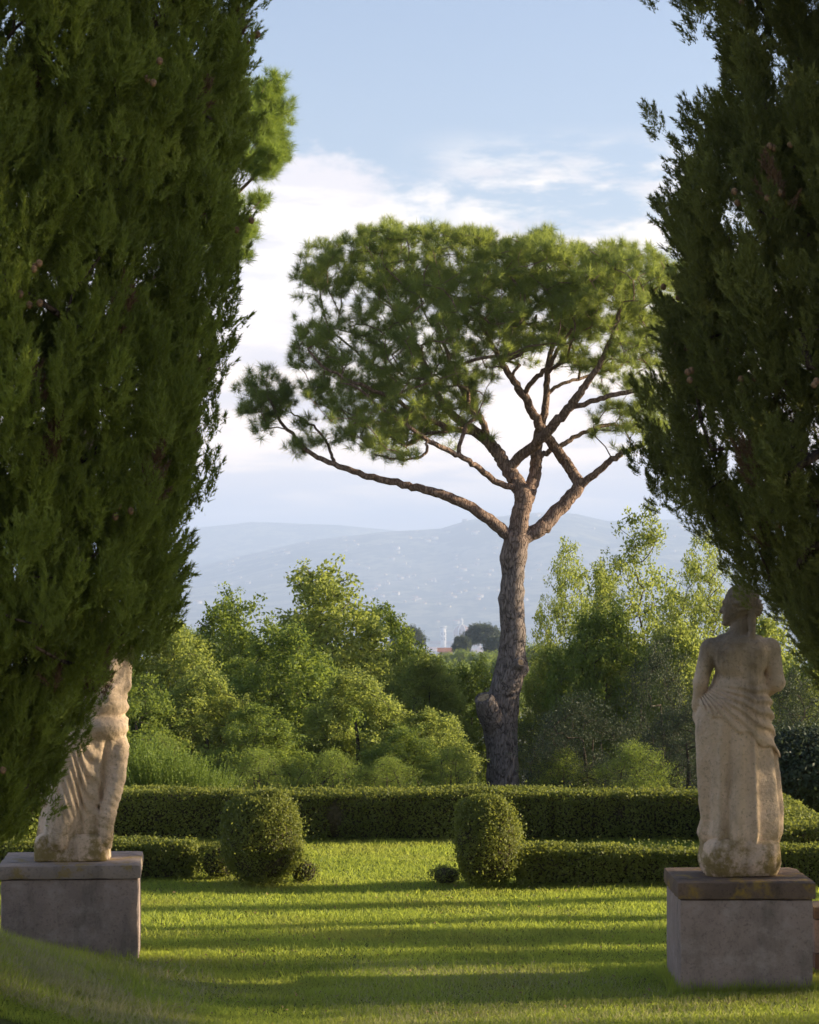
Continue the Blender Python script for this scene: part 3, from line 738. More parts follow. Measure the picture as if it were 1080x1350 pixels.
def place(kind, px, top, half, D, label, cat='tree', group=None, name='broadleaf_tree'):
    """a copy of one of the grown trees, set where it stands and scaled to its size"""
    x = (px - CX) / F * D; g = float(gz(x, D)); H = EYE + (HY - top) / F * D - g; Wd = 2 * half / F * D
    key = kind + str(rng.integers(0, {'leaf': 4, 'open': 2, 'dark': 2, 'blue': 2}[kind]))
    fresh = key not in PROTO
    if fresh:
        sd = len(PROTO) * 3 + 1
        kw = dict(leaf=dict(mat=M['leaf'] if sd % 2 else M['leaf2'], natt=520, per=3, low=.08, lsc=1.12, seed=sd),
                  open=dict(mat=M['leaf'], natt=420, per=2, dens=.85, low=.25, seed=sd, shape=1.1),
                  dark=dict(mat=M['dark'], natt=340, per=3, temps=LEAFS, low=.05, seed=sd, lsc=1.0),
                  blue=dict(mat=M['leaf2'], natt=220, per=3, temps=LEAFS, low=.02, seed=sd, lsc=.8))[kind]
        dims = dict(leaf=(4.4, 3.0), open=(5.4, 3.0), dark=(3.2, 3.0), blue=(1.5, 2.0))[kind]
        o = broadleaf(name, (0, 0, 0), dims[0], dims[1], label=label, cat=cat, group=group, **kw)
        PROTO[key] = (o, dims)
    else: o = copy_tree(PROTO[key][0])
    dims = PROTO[key][1]
    o.name = name; o.location = (x, D, g); o.rotation_euler = (0, 0, rng.uniform(0, 6.28))
    o.scale = (Wd / dims[1], Wd / dims[1], H / dims[0])
    if 'group' in o and not group: del o['group']
    tag(o, label, cat, group); return o
GL = 'trees massed beyond the hedge left of the pine'
GR = 'tall airy trees beyond the hedge right of the pine'
for kind, px, top, half, D, lab in [
    ('leaf', 425, 735, 115, 48, 'tallest light green tree rising above the others left of the big pine'),
    ('leaf', 300, 778, 88, 45, 'light green rounded tree just right of the left cypress edge'),
    ('leaf', 218, 800, 80, 43, 'green tree partly tucked behind the lower edge of the left cypress'),
    ('leaf', 505, 790, 80, 50, 'green tree sloping down on the right flank of the tallest leafy tree'),
    ('leaf', 558, 852, 66, 46, 'low rounded green tree below the distant dome'),
    ('leaf', 622, 866, 62, 50, 'low green tree just left of the pine trunk'),
    ('leaf', 370, 815, 95, 42, 'leafy tree in front of the tallest light green tree'),
    ('leaf', 470, 880, 80, 40, 'bushy green tree low in the middle of the left thicket'),
    ('leaf', 270, 880, 80, 40, 'bushy tree directly above the rosemary at the left'),
    ('leaf', 568, 930, 62, 40, 'shrubby tree reaching the hedge at the left of the sawn limb stub'),
    ('leaf', 180, 880, 70, 39, 'tree beside the left statue with lit yellow green leaves'),
    ('leaf', 60, 860, 90, 40, 'tree glimpsed behind the left statue and cypress'),
    ('leaf', 340, 925, 70, 38, 'low bushy tree in shade behind the left ball bush'),
    ('leaf', 530, 955, 60, 38, 'low bushy tree above the middle of the long hedge')]:
    place(kind, px, top, half, D, lab, group=GL)
for kind, px, top, half, D, lab in [
    ('open', 752, 708, 52, 50, 'slender airy tree just right of the pine trunk against the blue hills'),
    ('open', 848, 672, 85, 48, 'tallest airy tree with yellow green leaves right of the pine'),
    ('open', 925, 700, 60, 46, 'airy sunlit tree rising beside the head of the female statue'),
    ('open', 795, 745, 62, 47, 'airy tree in the gap between the slender tree and the tallest airy one'),
    ('leaf', 800, 790, 75, 46, 'dense yellow green tree under the tallest airy tree'),
    ('leaf', 722, 850, 50, 48, 'green tree touching the right side of the pine trunk'),
    ('leaf', 900, 810, 70, 44, 'sunlit tree behind the left shoulder of the female statue'),
    ('leaf', 1010, 800, 80, 46, 'tree behind the head of the female statue'),
    ('leaf', 1075, 850, 60, 44, 'green tree at the right edge behind the cypress')]:
    place(kind, px, top, half, D, lab, group=GR)
for px, top, half, D, lab in [
    (872, 842, 62, 38, 'dark holm oak left of the female statue with twisted limbs'),
    (770, 915, 80, 37, 'dark evergreen tree low between the pine trunk and the holm oak'),
    (905, 925, 70, 36, 'dark evergreen bush behind the skirt of the female statue'),
    (1050, 885, 60, 36, 'dark evergreen tree right of the female statue'),
    (732, 945, 46, 38, 'dark evergreen bush right behind the base of the pine trunk')]:
    place('dark', px, top, half, D, lab, cat='evergreen tree', group='dark evergreens behind the hedge', name='evergreen_tree')
for px, top, half, D, lab in [
    (594, 985, 42, 37, 'green bush at the left foot of the pine'),
    (745, 985, 45, 37, 'green bush right of the foot of the pine'),
    (840, 980, 50, 35, 'green bush above the right half of the hedge'),
    (510, 995, 45, 35, 'green bush above the middle of the hedge'),
    (440, 985, 50, 35, 'green bush in shade above the gap right of the left ball bush'),
    (340, 985, 50, 35, 'green bush in shade above the left ball bush'),
    (210, 970, 55, 36, 'green bush in shade behind the rosemary')]:
    place('blue', px, top, half, D, lab, cat='bush', group='bushes along the back of the hedge', name='shrub')

# ------------------------------------------------------------------ far trees, city and hill houses
def far_pine():
    t = empty('far_pine'); H = 10.0
    sk = Skel(2000)
    for q in np.linspace(0, 6.4, 9): sk.add([.25 * math.sin(q * .5), 0, q - .2], sk.n - 1, .32 * (1 - q / 14))
    n = 120; a = rng.uniform(0, 6.28, n); rr = 3.6 * rng.uniform(0, 1, n) ** .5
    z = 6.6 + rng.uniform(0, 1, n) * 3.0 * np.sqrt(np.clip(1 - (rr / 3.9) ** 2, 0, 1)) + .3 * vn(np.stack([np.cos(a), np.sin(a), rr], -1), 1.2)
    att = np.stack([np.cos(a) * rr, np.sin(a) * rr, z], -1); tips = sk.grow(att, .8, .6, 4, .3)
    r = sk.radii(.03); tv, tf = sk.mesh(r, 5); mesh_obj('trunk', tv, tf, M['bark'], t, smooth=True)
    pos = np.repeat(att, 16, 0) + rng.normal(size=(n * 16, 3)) * [.5, .5, .28]; m = len(pos)
    big = [tmpl_leaves(16, .5, .34, .16) for _ in range(4)]
    cv, cf, ct = scatter(big, pos, rng.normal(size=(m, 3)) * .4 + [0, 0, 1], rng.uniform(.7, 1.2, m), rng.uniform(.2, .8, m))
    mesh_obj('crown', cv, cf, M['dark'], t, tint=ct)
    return t
def far_round():
    t = empty('far_tree'); sk = Skel(2000)
    for q in np.linspace(0, 5, 7): sk.add([.1 * math.sin(q), 0, q - .2], sk.n - 1, .3 * (1 - q / 9))
    n = 120; d = unit(rng.normal(size=(n, 3))) * (rng.uniform(.3, 1, n) ** .4)[:, None]
    att = d * [3.4, 3.4, 3.4] + [0, 0, 5.2]; att = att * (1 + .12 * vn(att, .5, 3))[:, None]; tips = sk.grow(att, .8, .6, 1, .3)
    tv, tf = sk.mesh(sk.radii(.03), 5); mesh_obj('trunk', tv, tf, M['bark'], t, smooth=True)
    pos = np.repeat(att, 16, 0) + rng.normal(size=(n * 16, 3)) * .45; m = len(pos)
    big = [tmpl_leaves(16, .5, .34, .16) for _ in range(4)]
    cv, cf, ct = scatter(big, pos, rng.normal(size=(m, 3)) * .4 + [0, 0, 1], rng.uniform(.7, 1.2, m), rng.uniform(.2, .8, m))
    mesh_obj('crown', cv, cf, M['leaf2'], t, tint=ct)
    return t
fp = None
for px, top, half, D, lab in [(638, 822, 24, 640, 'broad dark pine standing just right of the distant dome'),
                              (609, 838, 12, 560, 'small leaning pine directly below the distant dome'),
                              (541, 825, 18, 600, 'dark pine poking over the woods left of the bell tower'),
                              (655, 838, 16, 520, 'dark pine partly behind the big pine trunk'),
                              (524, 836, 11, 620, 'smallest dark pine above the woods left of the bell tower')]:
    o = fp = far_pine() if fp is None else fp
    if fp.get('label'): o = copy_tree(fp)
    x = (px - CX) / F * D; g = float(gz(x, D)); H = EYE + (HY - top) / F * D - g
    o.location = (x, D, g); o.scale = (half / F * D / 3.8,) * 2 + (H / 9.7,); o.rotation_euler = (0, 0, rng.uniform(0, 6))
    tag(o, lab, 'pine tree', 'dark pines in the middle distance')
fr = None
for i, (px, top, half, D) in enumerate([(520, 862, 22, 420), (545, 856, 20, 440), (572, 864, 16, 430), (592, 862, 16, 460), (612, 858, 18, 450), (632, 862, 20, 400), (655, 860, 22, 430), (498, 858, 20, 450),
                         (470, 860, 22, 430), (690, 855, 22, 440), (715, 850, 24, 420), (740, 856, 22, 430), (560, 872, 24, 260), (600, 874, 26, 240), (640, 872, 26, 250), (675, 868, 26, 250), (280, 838, 30, 420), (255, 835, 30, 430), (230, 832, 30, 420), (330, 850, 30, 430), (780, 850, 30, 420), (820, 850, 30, 420)]):
    o = fr = far_round() if fr is None else fr
    if fr.get('label'): o = copy_tree(fr)
    x = (px - CX) / F * D; g = float(gz(x, D)); H = EYE + (HY - top) / F * D - g
    o.location = (x, D, g); o.scale = (half / F * D / 3.5,) * 2 + (H / 8.6,); o.rotation_euler = (0, 0, rng.uniform(0, 6))
    tag(o, 'round dark tree of the distant wood behind the leafy thicket', 'tree', 'trees of the distant wood')

def plain(name, c, rough=.8):
    s = Mat(name); n = s.noise(s.coord('Object'), .2, 4)
    return s.principled(s.mix(s.ramp(n, .35, .65), c, tuple(q * .82 for q in c)), rough)
M['wall'] = plain('pale_render', (.58, .53, .46)); M['wall2'] = plain('ochre_render', (.62, .50, .34)); M['tile'] = plain('terracotta_tiles', (.34, .17, .11)); M['marble'] = plain('white_marble', (.8, .78, .74)); M['glassd'] = plain('dark_windows', (.05, .05, .06), .4)
def house_mesh(name, L, W, H, wall, wins=3, floors=2):
    hw = L / 2; d = W / 2; e = .6
    v = [(-hw, -d, -3), (hw, -d, -3), (hw, d, -3), (-hw, d, -3), (-hw, -d, H), (hw, -d, H), (hw, d, H), (-hw, d, H), (-hw, 0, H + W * .22), (hw, 0, H + W * .22)]
    f4 = [(0, 1, 5, 4), (1, 2, 6, 5), (2, 3, 7, 6), (3, 0, 4, 7)]; f3 = [(4, 7, 8), (6, 5, 9)]
    mi = [0] * 6; k = len(v); hh = H + W * .22
    v += [(-hw - e, -d - e, H - .15), (hw + e, -d - e, H - .15), (hw + e, 0, hh + .25), (-hw - e, 0, hh + .25), (-hw - e, d + e, H - .15), (hw + e, d + e, H - .15)]
    f4 += [(k, k + 1, k + 2, k + 3), (k + 3, k + 2, k + 5, k + 4)]; wn = []
    for i in range(wins):
        for j in range(floors):
            x = -hw + L * (i + .5) / wins; z = H * (j + .45) / floors; q = len(v)
            v += [(x - .5, -d - .04, z - .8), (x + .5, -d - .04, z - .8), (x + .5, -d - .04, z + .8), (x - .5, -d - .04, z + .8)]; wn.append((q, q + 1, q + 2, q + 3))
    o = mesh_obj(name, np.array(v), [np.array(f4 + wn), np.array(f3)], wall)
    o.data.materials.append(M['tile']); o.data.materials.append(M['glassd'])
    o.data.polygons[4].material_index = 1; o.data.polygons[5].material_index = 1
    for i in range(len(wn)): o.data.polygons[6 + i].material_index = 2
    return o
hp = [house_mesh('hillside_house', 16, 10, 7, M['wall']), house_mesh('hillside_house', 24, 12, 9, M['wall'], 5, 3), house_mesh('hillside_house', 13, 9, 6, M['wall2'])]
fresh = [True] * 3; cnt = 0
while cnt < 190:
    D = rng.uniform(8300, 11300); px = rng.uniform(225, 900); x = (px - CX) / F * D
    cl = math.exp(-((px - 560) / 110) ** 2 - ((D - 9600) / 900) ** 2) + .35 * math.exp(-((px - 320) / 60) ** 2 - ((D - 10700) / 500) ** 2)
    if rng.uniform() > cl + .10 + .25 * (vn(np.array([px / 30, D / 250, 0.]), 1, 5) > .35): continue
    i = int(rng.integers(0, 3)); o = hp[i]
    if not fresh[i]: o = hp[i].copy(); col.objects.link(o)
    fresh[i] = False; o.location = (x, D, float(gz(x, D)) + .5); o.rotation_euler = (0, 0, rng.uniform(-.6, .6)); sc_ = rng.uniform(.6, 1.15); o.scale = (sc_,) * 3
    tag(o, 'tiny pale house on the hazy blue hillside', 'house', 'houses scattered over the far hillside'); cnt += 1
cp = [house_mesh('town_house', 30, 14, 15, M['wall'], 7, 4), house_mesh('town_house', 22, 14, 19, M['wall2'], 5, 5)]; fresh = [True] * 2
for k in range(70):
    D = rng.uniform(6300, 6950); px = rng.uniform(520, 690); i = k % 2; o = cp[i]
    if not fresh[i]: o = cp[i].copy(); col.objects.link(o)
    fresh[i] = False; x = (px - CX) / F * D; o.location = (x, D, float(gz(x, D))); o.rotation_euler = (0, 0, rng.uniform(-.5, .5)); q = rng.uniform(.8, 1.5); o.scale = (q, q, q * 1.1)
    tag(o, 'tiny town building with tiled roof around the distant cathedral', 'building', 'town buildings around the cathedral')
# cathedral with ribbed octagonal dome
CDY = 7000; cxx = (609 - CX) / F * CDY; cg = float(gz(cxx, CDY))
cath = empty('cathedral', (cxx, CDY, cg)); tag(cath, 'hazy cathedral with ribbed red octagonal dome and white lantern', 'cathedral')
def octa(zs, rs, n=8, rot=math.pi / 8):
    an = np.linspace(0, 2 * math.pi, n, endpoint=False) + rot
    v = np.concatenate([np.stack([np.cos(an) * r_, np.sin(an) * r_, 0 * an + z_], -1) for z_, r_ in zip(zs, rs)])
    f = np.array([[i * n + j, i * n + (j + 1) % n, (i + 1) * n + (j + 1) % n, (i + 1) * n + j] for i in range(len(zs) - 1) for j in range(n)])
    return v, f
v, f = octa([-2, 35, 35.5, 58, 58.5, 60], [33, 33, 27, 27, 29, 29]); mesh_obj('drum', v, f, M['marble'], cath)
zz = np.linspace(0, 1, 10); dz_ = 60 + 32 * zz; dr_ = 27 * np.sqrt(np.clip(1 - (zz * .985) ** 2.1, 0, 1)) + 2 * zz
v, f = octa(dz_, dr_); dome = mesh_obj('dome', v, f, M['tile'], cath)
for j in range(8):
    a = math.pi / 8 + j * math.pi / 4; ctr = np.stack([np.cos(a) * (dr_ + .4), np.sin(a) * (dr_ + .4), dz_], -1); s_ = np.array([-math.sin(a), math.cos(a), 0]) * 1.1; o_ = np.array([math.cos(a), math.sin(a), .3]) * 1.0
    ring = np.stack([ctr - s_, ctr - s_ + o_, ctr + s_ + o_, ctr + s_], 1).reshape(-1, 3)
    fr_ = np.array([[i * 4 + q, i * 4 + (q + 1) % 4, (i + 1) * 4 + (q + 1) % 4, (i + 1) * 4 + q] for i in range(9) for q in range(4)])
    mesh_obj('rib', ring, fr_, M['marble'], dome)
v, f = octa([92, 104, 104.5, 106, 112, 114], [3.6, 3.4, 4.4, 3, 1, .2]); mesh_obj('lantern', v, f, M['marble'], cath)
v, f = box_arrays(-95, -20, -20, 20, -2, 38); mesh_obj('nave', v, f, M['wall'], cath)
v = np.array([(-95, -22, 37.8), (-20, -22, 37.8), (-20, 0, 46), (-95, 0, 46), (-95, 22, 37.8), (-20, 22, 37.8)], float); mesh_obj('roof', v, np.array([[0, 1, 2, 3], [3, 2, 5, 4]]), M['tile'], cath)
bx_ = (584.5 - CX) / F * 6900; bt = empty('bell_tower', (bx_, 6900, float(gz(bx_, 6900)))); tag(bt, 'slim square white bell tower left of the hazy dome', 'bell tower')
v, f = box_arrays(-8, 8, -8, 8, -2, 84); mesh_obj('shaft', v, f, M['marble'], bt)
v, f = box_arrays(-9.3, 9.3, -9.3, 9.3, 83.5, 88); mesh_obj('cornice', v, f, M['marble'], bt)
for kx in (-4, 4):
    for z0 in (48, 62): v, f = box_arrays(kx - 1.5, kx + 1.5, -8.2, -7.9, z0, z0 + 9); mesh_obj('window', v, f, M['glassd'], bt)
x_ = (588 - CX) / F * 880; vh = house_mesh('villa', 5, 5, 2.5, M['wall2'], 4, 1); vh.location = (x_, 880, EYE + (HY - 868) / F * 880); tag(vh, 'brown roofed house among the trees below the bell tower', 'house')

# ------------------------------------------------------------------ clipped hedges
def core_mat():
    s = Mat('hedge_twigs'); n = s.noise(s.coord('Object'), 40, 4)
    return s.principled(s.mix(s.ramp(n, .4, .6), (.045, .042, .018), (.075, .060, .032)), .95, s.bump(n, .8, .03))
M['core'] = core_mat()
def leaf_cloud(pos, nrm, L=.030, mat='box', name='foliage', parent=None, seed=0, patch=1.7, tb=.42):
    n = len(pos); ti = np.clip(tb + .46 * vn(pos + np.array([seed, 0, 0]), patch, seed) + rng.normal(size=n) * .2, 0, 1)
    v, f, t_ = leaves(pos, nrm * .9 + rng.normal(size=(n, 3)) * .7, rng.uniform(.6, 1.35, n) * L, rng.uniform(.6, 1.3, n) * L * .62)
    return mesh_obj(name, v, f, M[mat], parent, tint=np.repeat(ti, 4))
def stems(parent, pts, h, r=.008):
    if len(pts) < 15: return None                       # small plants keep their stems hidden among the leaves
    V = []; Fs = []; o = 0
    for x, y in pts:
        for k in range(4):
            a = rng.uniform(0, 6.28); q = rng.uniform(.03, .12); p0 = np.array([x, y, -.03]); p1 = p0 + [math.cos(a) * q, math.sin(a) * q, h]
            an = np.linspace(0, 6.28, 5, endpoint=False); ring = np.stack([np.cos(an), np.sin(an), 0 * an], -1)
            V += [p0 + ring * r, (p0 + p1) / 2 + ring * r * .9 + rng.normal(size=3) * .01, p1 + ring * r * .6]
            Fs += [[o + i * 5 + j, o + i * 5 + (j + 1) % 5, o + (i + 1) * 5 + (j + 1) % 5, o + (i + 1) * 5 + j] for i in range(2) for j in range(5)]; o += 15
    return mesh_obj('stems', np.concatenate(V), np.array(Fs), M['bark'], parent)
def hedge(x0, x1, y0, y1, h, label, cat='hedge', name='box_hedge', dens=7000, lift=.02, wob=.075, group=None, bushy=1.0):
    cx_, cy_ = (x0 + x1) / 2, (y0 + y1) / 2; g = float(gz(cx_, cy_)); t = empty(name, (cx_, cy_, g)); tag(t, label, cat, group)
    Lx, Ly = x1 - x0, y1 - y0; A = [Lx * Ly, Lx * h, Lx * h * .5, Ly * h, Ly * h]; P_, N_ = [], []
    def per(P3):   # wavy outline: shrubs grown together
        u = P3[:, 0] + P3[:, 1]
        w_ = u + .16 * np.sin(u * 1.9) + .09 * np.sin(u * 4.7)
        g_ = np.exp(-(((w_ % .66) - .33) / .07) ** 2) * (.5 + .5 * vn(np.stack([np.floor(w_ / .66), 0 * u, 0 * u], -1), .73, 5))
        return (.03 * np.sin(u * 2 * math.pi / .62) * (1.2 - P3[:, 2] / h) - .13 * g_) * bushy
    for k, ar in enumerate(A):
        n = int(ar * dens); a = rng.uniform(-.5, .5, n); b = rng.uniform(0, 1, n)
        if k == 0: p = np.stack([a * Lx, (b - .5) * Ly, 0 * a + h], -1); nr = [0, 0, 1]
        elif k == 1: p = np.stack([a * Lx, 0 * a - Ly / 2, b * h], -1); nr = [0, -1, .2]
        elif k == 2: p = np.stack([a * Lx, 0 * a + Ly / 2, b * h], -1); nr = [0, 1, .2]
        elif k == 3: p = np.stack([0 * a - Lx / 2, a * Ly, b * h], -1); nr = [-1, 0, .2]
        else: p = np.stack([0 * a + Lx / 2, a * Ly, b * h], -1); nr = [1, 0, .2]
        nr = np.tile(np.array(nr, float), (n, 1)); world = p + [cx_, cy_, 0]
        d = fbm(world, 3.5, 3, 3) * wob + per(world) * (k != 0) + fbm(world, 1.1, 9, 2) * .02 - rng.exponential(.018, n)
        if k == 0: d = d * .55 + per(world) * .22 + .012 * np.sin(world[:, 0] * 2.1)
        p = p + nr * d[:, None]
        cut = lift + .16 * np.clip(vn(world * [1, 1, 0], 2.6, 21) - .05, 0, 1)
        keep = (k == 0) | (p[:, 2] > cut) | (rng.uniform(size=n) < .4)
        # rounded long edges
        p[:, 2] -= np.clip(np.abs(p[:, 1]) - (Ly / 2 - .06), 0, .06) * .5 * (p[:, 2] > h * .8)
        P_.append(p[keep]); N_.append(nr[keep])
    # loose shoots sticking out on top
    m = int(Lx * Ly * dens * .06); p = np.stack([rng.uniform(-.5, .5, m) * Lx, rng.uniform(-.5, .5, m) * Ly, h + rng.exponential(.016, m)], -1); P_.append(p); N_.append(np.tile([0., 0, 1], (m, 1)))
    pos = np.concatenate(P_); nrm = np.concatenate(N_)
    nx, ny, nz = max(2, int(Lx / .12)), max(2, int(Ly / .12)), 5
    # inner twigs: a lumpy closed body
    ux = np.linspace(-.5, .5, nx); prof = [(-Ly / 2 + .10, .03), (-Ly / 2 + .07, h * .6), (-Ly / 2 + .10, h - .05), (0, h - .03), (Ly / 2 - .10, h - .05), (Ly / 2 - .07, h * .6), (Ly / 2 - .10, .03)]
    V = np.array([[u * (Lx - .12), y, z] for u in ux for y, z in prof]); nn = fbm(V + [cx_, cy_, 0], 6, 5, 3); V[:, 1] += nn * .03; V[:, 2] += nn * .03
    n7 = len(prof); Fq = [[i * n7 + j, i * n7 + (j + 1) % n7, (i + 1) * n7 + (j + 1) % n7, (i + 1) * n7 + j] for i in range(nx - 1) for j in range(n7)]
    cap_ = [[0, 6, 5, 1], [1, 5, 4, 2], [2, 4, 3, 2]]
    mesh_obj('twigs', V, np.array(Fq + [[0, 6, 5, 1], [1, 5, 4, 2]] + [[(nx - 1) * n7 + q for q in c_] for c_ in ([0, 1, 5, 6], [1, 2, 4, 5])]), M['core'], t)
    leaf_cloud(pos, nrm, parent=t, seed=int(abs(x0 * 10)) + 3)
    pts = [(u + rng.uniform(-.05, .05), rng.uniform(-.3, .3) * Ly) for u in np.arange(-Lx / 2 + .1, Lx / 2, .17 if Lx > Ly else .3)]
    stems(t, pts, h * .6); return t
hedge(-4.6, 2.95, 24.1, 24.75, .485, 'long clipped box hedge running across behind both ball bushes', lift=.02, dens=6200)
hedge(-4.2, -2.12 + .28, 20.75, 21.15, .32, 'low clipped box hedge between the left statue pedestal and the left ball bush', dens=8500, lift=.02)
hedge(.93, 5.0, 20.35, 20.78, .315, 'low clipped box hedge running right from the right ball bush behind the right pedestal', dens=8500, lift=.01)
hedge(3.05, 3.75, 21.1, 24.6, .43, 'broad sunlit hedge receding just right of the female statue', dens=7500)
def ball(px, py_base, D, rad, h, label, name='ball_bush', cat='clipped bush', dens=12000, mat='box', barrel=3.2, group=None, Lf=.024):
    x = (px - CX) / F * D; g = float(gz(x, D)); t = empty(name, (x, D, g)); tag(t, label, cat, group)
    n = int(dens * (4 * rad * h * 1.6)); 
    def surf(n, k=1.0):
        zz = rng.uniform(-.97, 1, n); a = rng.uniform(0, 6.283, n); rr = (1 - np.abs(zz) ** barrel) ** (1 / barrel)
        top = rng.uniform(size=n) < .22; q = rng.uniform(0, 1, n) ** .5
        rr = np.where(top, q, rr); zz = np.where(top, (1 - q ** barrel) ** (1 / barrel), zz)
        taper = 1 - .13 * np.clip(-zz, 0, 1) ** 2
        d = np.stack([np.cos(a) * rr * taper, np.sin(a) * rr * taper, zz], -1)
        return d
    d = surf(n); nr = unit(d * [1 / rad, 1 / rad, 2 / h]); p = d * [rad, rad, h / 2] + [0, 0, h / 2]
    wv = p + [x, D, 0]
    p = p + nr * (fbm(wv, 4.5, 7, 3) * .085 - rng.exponential(.026, n))[:, None]
    keep = (p[:, 2] > .05) | (rng.uniform(size=n) < .4); p = p[keep]; nr = nr[keep]
    m = n // 14; d2 = surf(m); nr2 = unit(d2 * [1 / rad, 1 / rad, 2 / h]); p2 = d2 * [rad, rad, h / 2] + [0, 0, h / 2] + nr2 * rng.exponential(.032, m)[:, None]
    leaf_cloud(np.concatenate([p, p2]), np.concatenate([nr, nr2]), L=Lf, parent=t, seed=int(px), mat=mat, patch=3.5, tb=.45)
    an = np.linspace(0, 6.283, 20, endpoint=False); zc = np.linspace(-.9, .97, 11); V = []
    for z_ in zc:
        rr = (1 - abs(z_) ** barrel) ** (1 / barrel)
        V.append(np.stack([np.cos(an) * rr * rad * .82, np.sin(an) * rr * rad * .82, 0 * an + h / 2 + z_ * h / 2 * .88], -1))
    V = np.concatenate(V); V = V * (1 + .05 * vn(V, 8, 3))[:, None]
    f = [[i * 20 + j, i * 20 + (j + 1) % 20, (i + 1) * 20 + (j + 1) % 20, (i + 1) * 20 + j] for i in range(10) for j in range(20)]
    mesh_obj('twigs', V, np.array(f), M['core'], t); stems(t, [(0, 0), (.08, .03), (-.08, .02)], h * .4, .012); return t
ball(345, 1170, 20.45, .345, .80, 'larger clipped ball bush at the left, wider than its partner', barrel=2.35)
ball(641, 1172, 20.40, .285, .76, 'smaller barrel shaped clipped bush near the middle below the pine trunk', barrel=2.5)
G3 = 'little box plants at the feet of the ball bushes'
ball(400, 1160, 20.7, .12, .20, 'small loose box plant at the right foot of the larger ball bush', 'box_seedling', 'small bush', 9000, barrel=2.2, group=G3)
ball(588, 1160, 20.6, .12, .15, 'small low box plant at the left foot of the smaller ball bush', 'box_seedling', 'small bush', 9000, barrel=2.2, group=G3)
ball(692, 1160, 20.6, .10, .22, 'small box plant between the smaller ball bush and the low hedge', 'box_seedling', 'small bush', 9000, barrel=2.2, group=G3)
ball(288, 1160, 20.9, .16, .30, 'small box plant tucked at the left side of the larger ball bush', 'box_seedling', 'small bush', 9000, barrel=2.4, group=G3)
ball(20, 1090, 24.0, .5, .75, 'yellowish bush low behind the left statue', 'garden_bush', 'bush', 5000, mat='leaf', barrel=2.2, Lf=.045)
ball(1062, 1040, 26.5, .9, 1.0, 'dark rounded bush behind the receding hedge at the right edge', 'garden_bush', 'bush', 3500, mat='dark', barrel=2.2, Lf=.05)
# rosemary: upright shoots behind the long hedge
rx, ry = (228 - CX) / F * 26.0, 26.0; rt = empty('rosemary_bush', (rx, ry, float(gz(rx, ry)))); tag(rt, 'bright green spiky rosemary bush rising behind the left end of the long hedge', 'rosemary bush')
def tmpl_shoot(n=75):
    t_ = rng.uniform(.1, 1, n); a = rng.uniform(0, 6.28, n); bend = rng.uniform(-.05, .05)
    p = np.stack([bend * t_ ** 2, 0 * t_, t_], -1); d = unit(np.stack([np.cos(a), np.sin(a), rng.uniform(.6, 1.4, n)], -1))
    return tri_needles(p, d, rng.uniform(.03, .05, n) * (1.2 - t_ * .5), np.full(n, .020))
SH = [tmpl_shoot() for _ in range(5)]
n = 650; a = rng.uniform(0, 6.28, n); q = rng.uniform(0, 1, n) ** .5
px_ = np.cos(a) * q * .62; py_ = np.sin(a) * q * .35
pos = np.stack([px_, py_, 0 * px_ + rng.uniform(0, .12, n)], -1); ax = np.stack([px_ * .35, py_ * .4, 0 * px_ + 1], -1) + rng.normal(size=(n, 3)) * .13
H_ = np.interp(px_, [-.65, -.3, .1, .62], [.72, .74, .62, .42]) * rng.uniform(.75, 1.15, n)
v, f, t_ = scatter(SH, pos, ax, H_, rng.uniform(.2, .8, n)); mesh_obj('shoots', v, f, M['rosemary'], rt, tint=t_)

# ------------------------------------------------------------------ pedestals
def rough_box(name, x0, x1, y0, y1, z0, z1, mat, parent, bev=.012, amp=.004, seed=0, n=.045):
    """a stone block with worn edges: gridded box faces pushed by noise, edges rounded"""
    c = np.array([(x0 + x1) / 2, (y0 + y1) / 2, (z0 + z1) / 2]); hs = np.array([(x1 - x0) / 2, (y1 - y0) / 2, (z1 - z0) / 2])
    V = []; Fq = []; off = 0
    for axn in range(3):
        for sg in (-1, 1):
            u, w_ = [(1, 2), (2, 0), (0, 1)][axn]; nu = max(4, int(2 * hs[u] / n)); nw = max(4, int(2 * hs[w_] / n))
            U, W_ = np.meshgrid(np.linspace(-1, 1, nu), np.linspace(-1, 1, nw), indexing='ij')
            p = np.zeros(U.shape + (3,)); p[..., axn] = sg * hs[axn]; p[..., u] = U * hs[u]; p[..., w_] = W_ * hs[w_]
            p = p.reshape(-1, 3); V.append(p)
            i, j = np.meshgrid(np.arange(nu - 1), np.arange(nw - 1), indexing='ij'); q = i * nw + j
            f = np.stack([q, q + nw, q + nw + 1, q + 1], -1).reshape(-1, 4)
            if sg < 0: f = f[:, ::-1]
            Fq.append(f + off); off += len(p)
    V = np.concatenate(V); inner = np.sign(V) * np.minimum(np.abs(V), hs - bev); dlt = V - inner; L = np.linalg.norm(dlt, axis=1, keepdims=True)
    V = inner + dlt / np.maximum(L, 1e-6) * np.minimum(L, bev)
    wv = V + c; nrm = unit(V / hs ** 1 * (np.abs(V) > hs - bev * 1.5) + 1e-6)
    ed = (np.sum(np.abs(V) > hs - bev * 1.6, axis=1) >= 2)
    V = V + nrm * (fbm(wv + seed, 9, seed, 4) * amp * .6)[:, None] - nrm * (ed * np.clip(fbm(wv + seed, 16, seed + 3, 3), 0, 1) * bev * .9)[:, None]
    return mesh_obj(name, V + c, np.concatenate(Fq), mat, parent, smooth=False)
pr = empty('stone_pedestal', (2.08, 15.42, 0.0)); tag(pr, 'grey plastered pedestal with brown lichened cap under the female statue at right', 'pedestal', 'pedestals of the two statues')
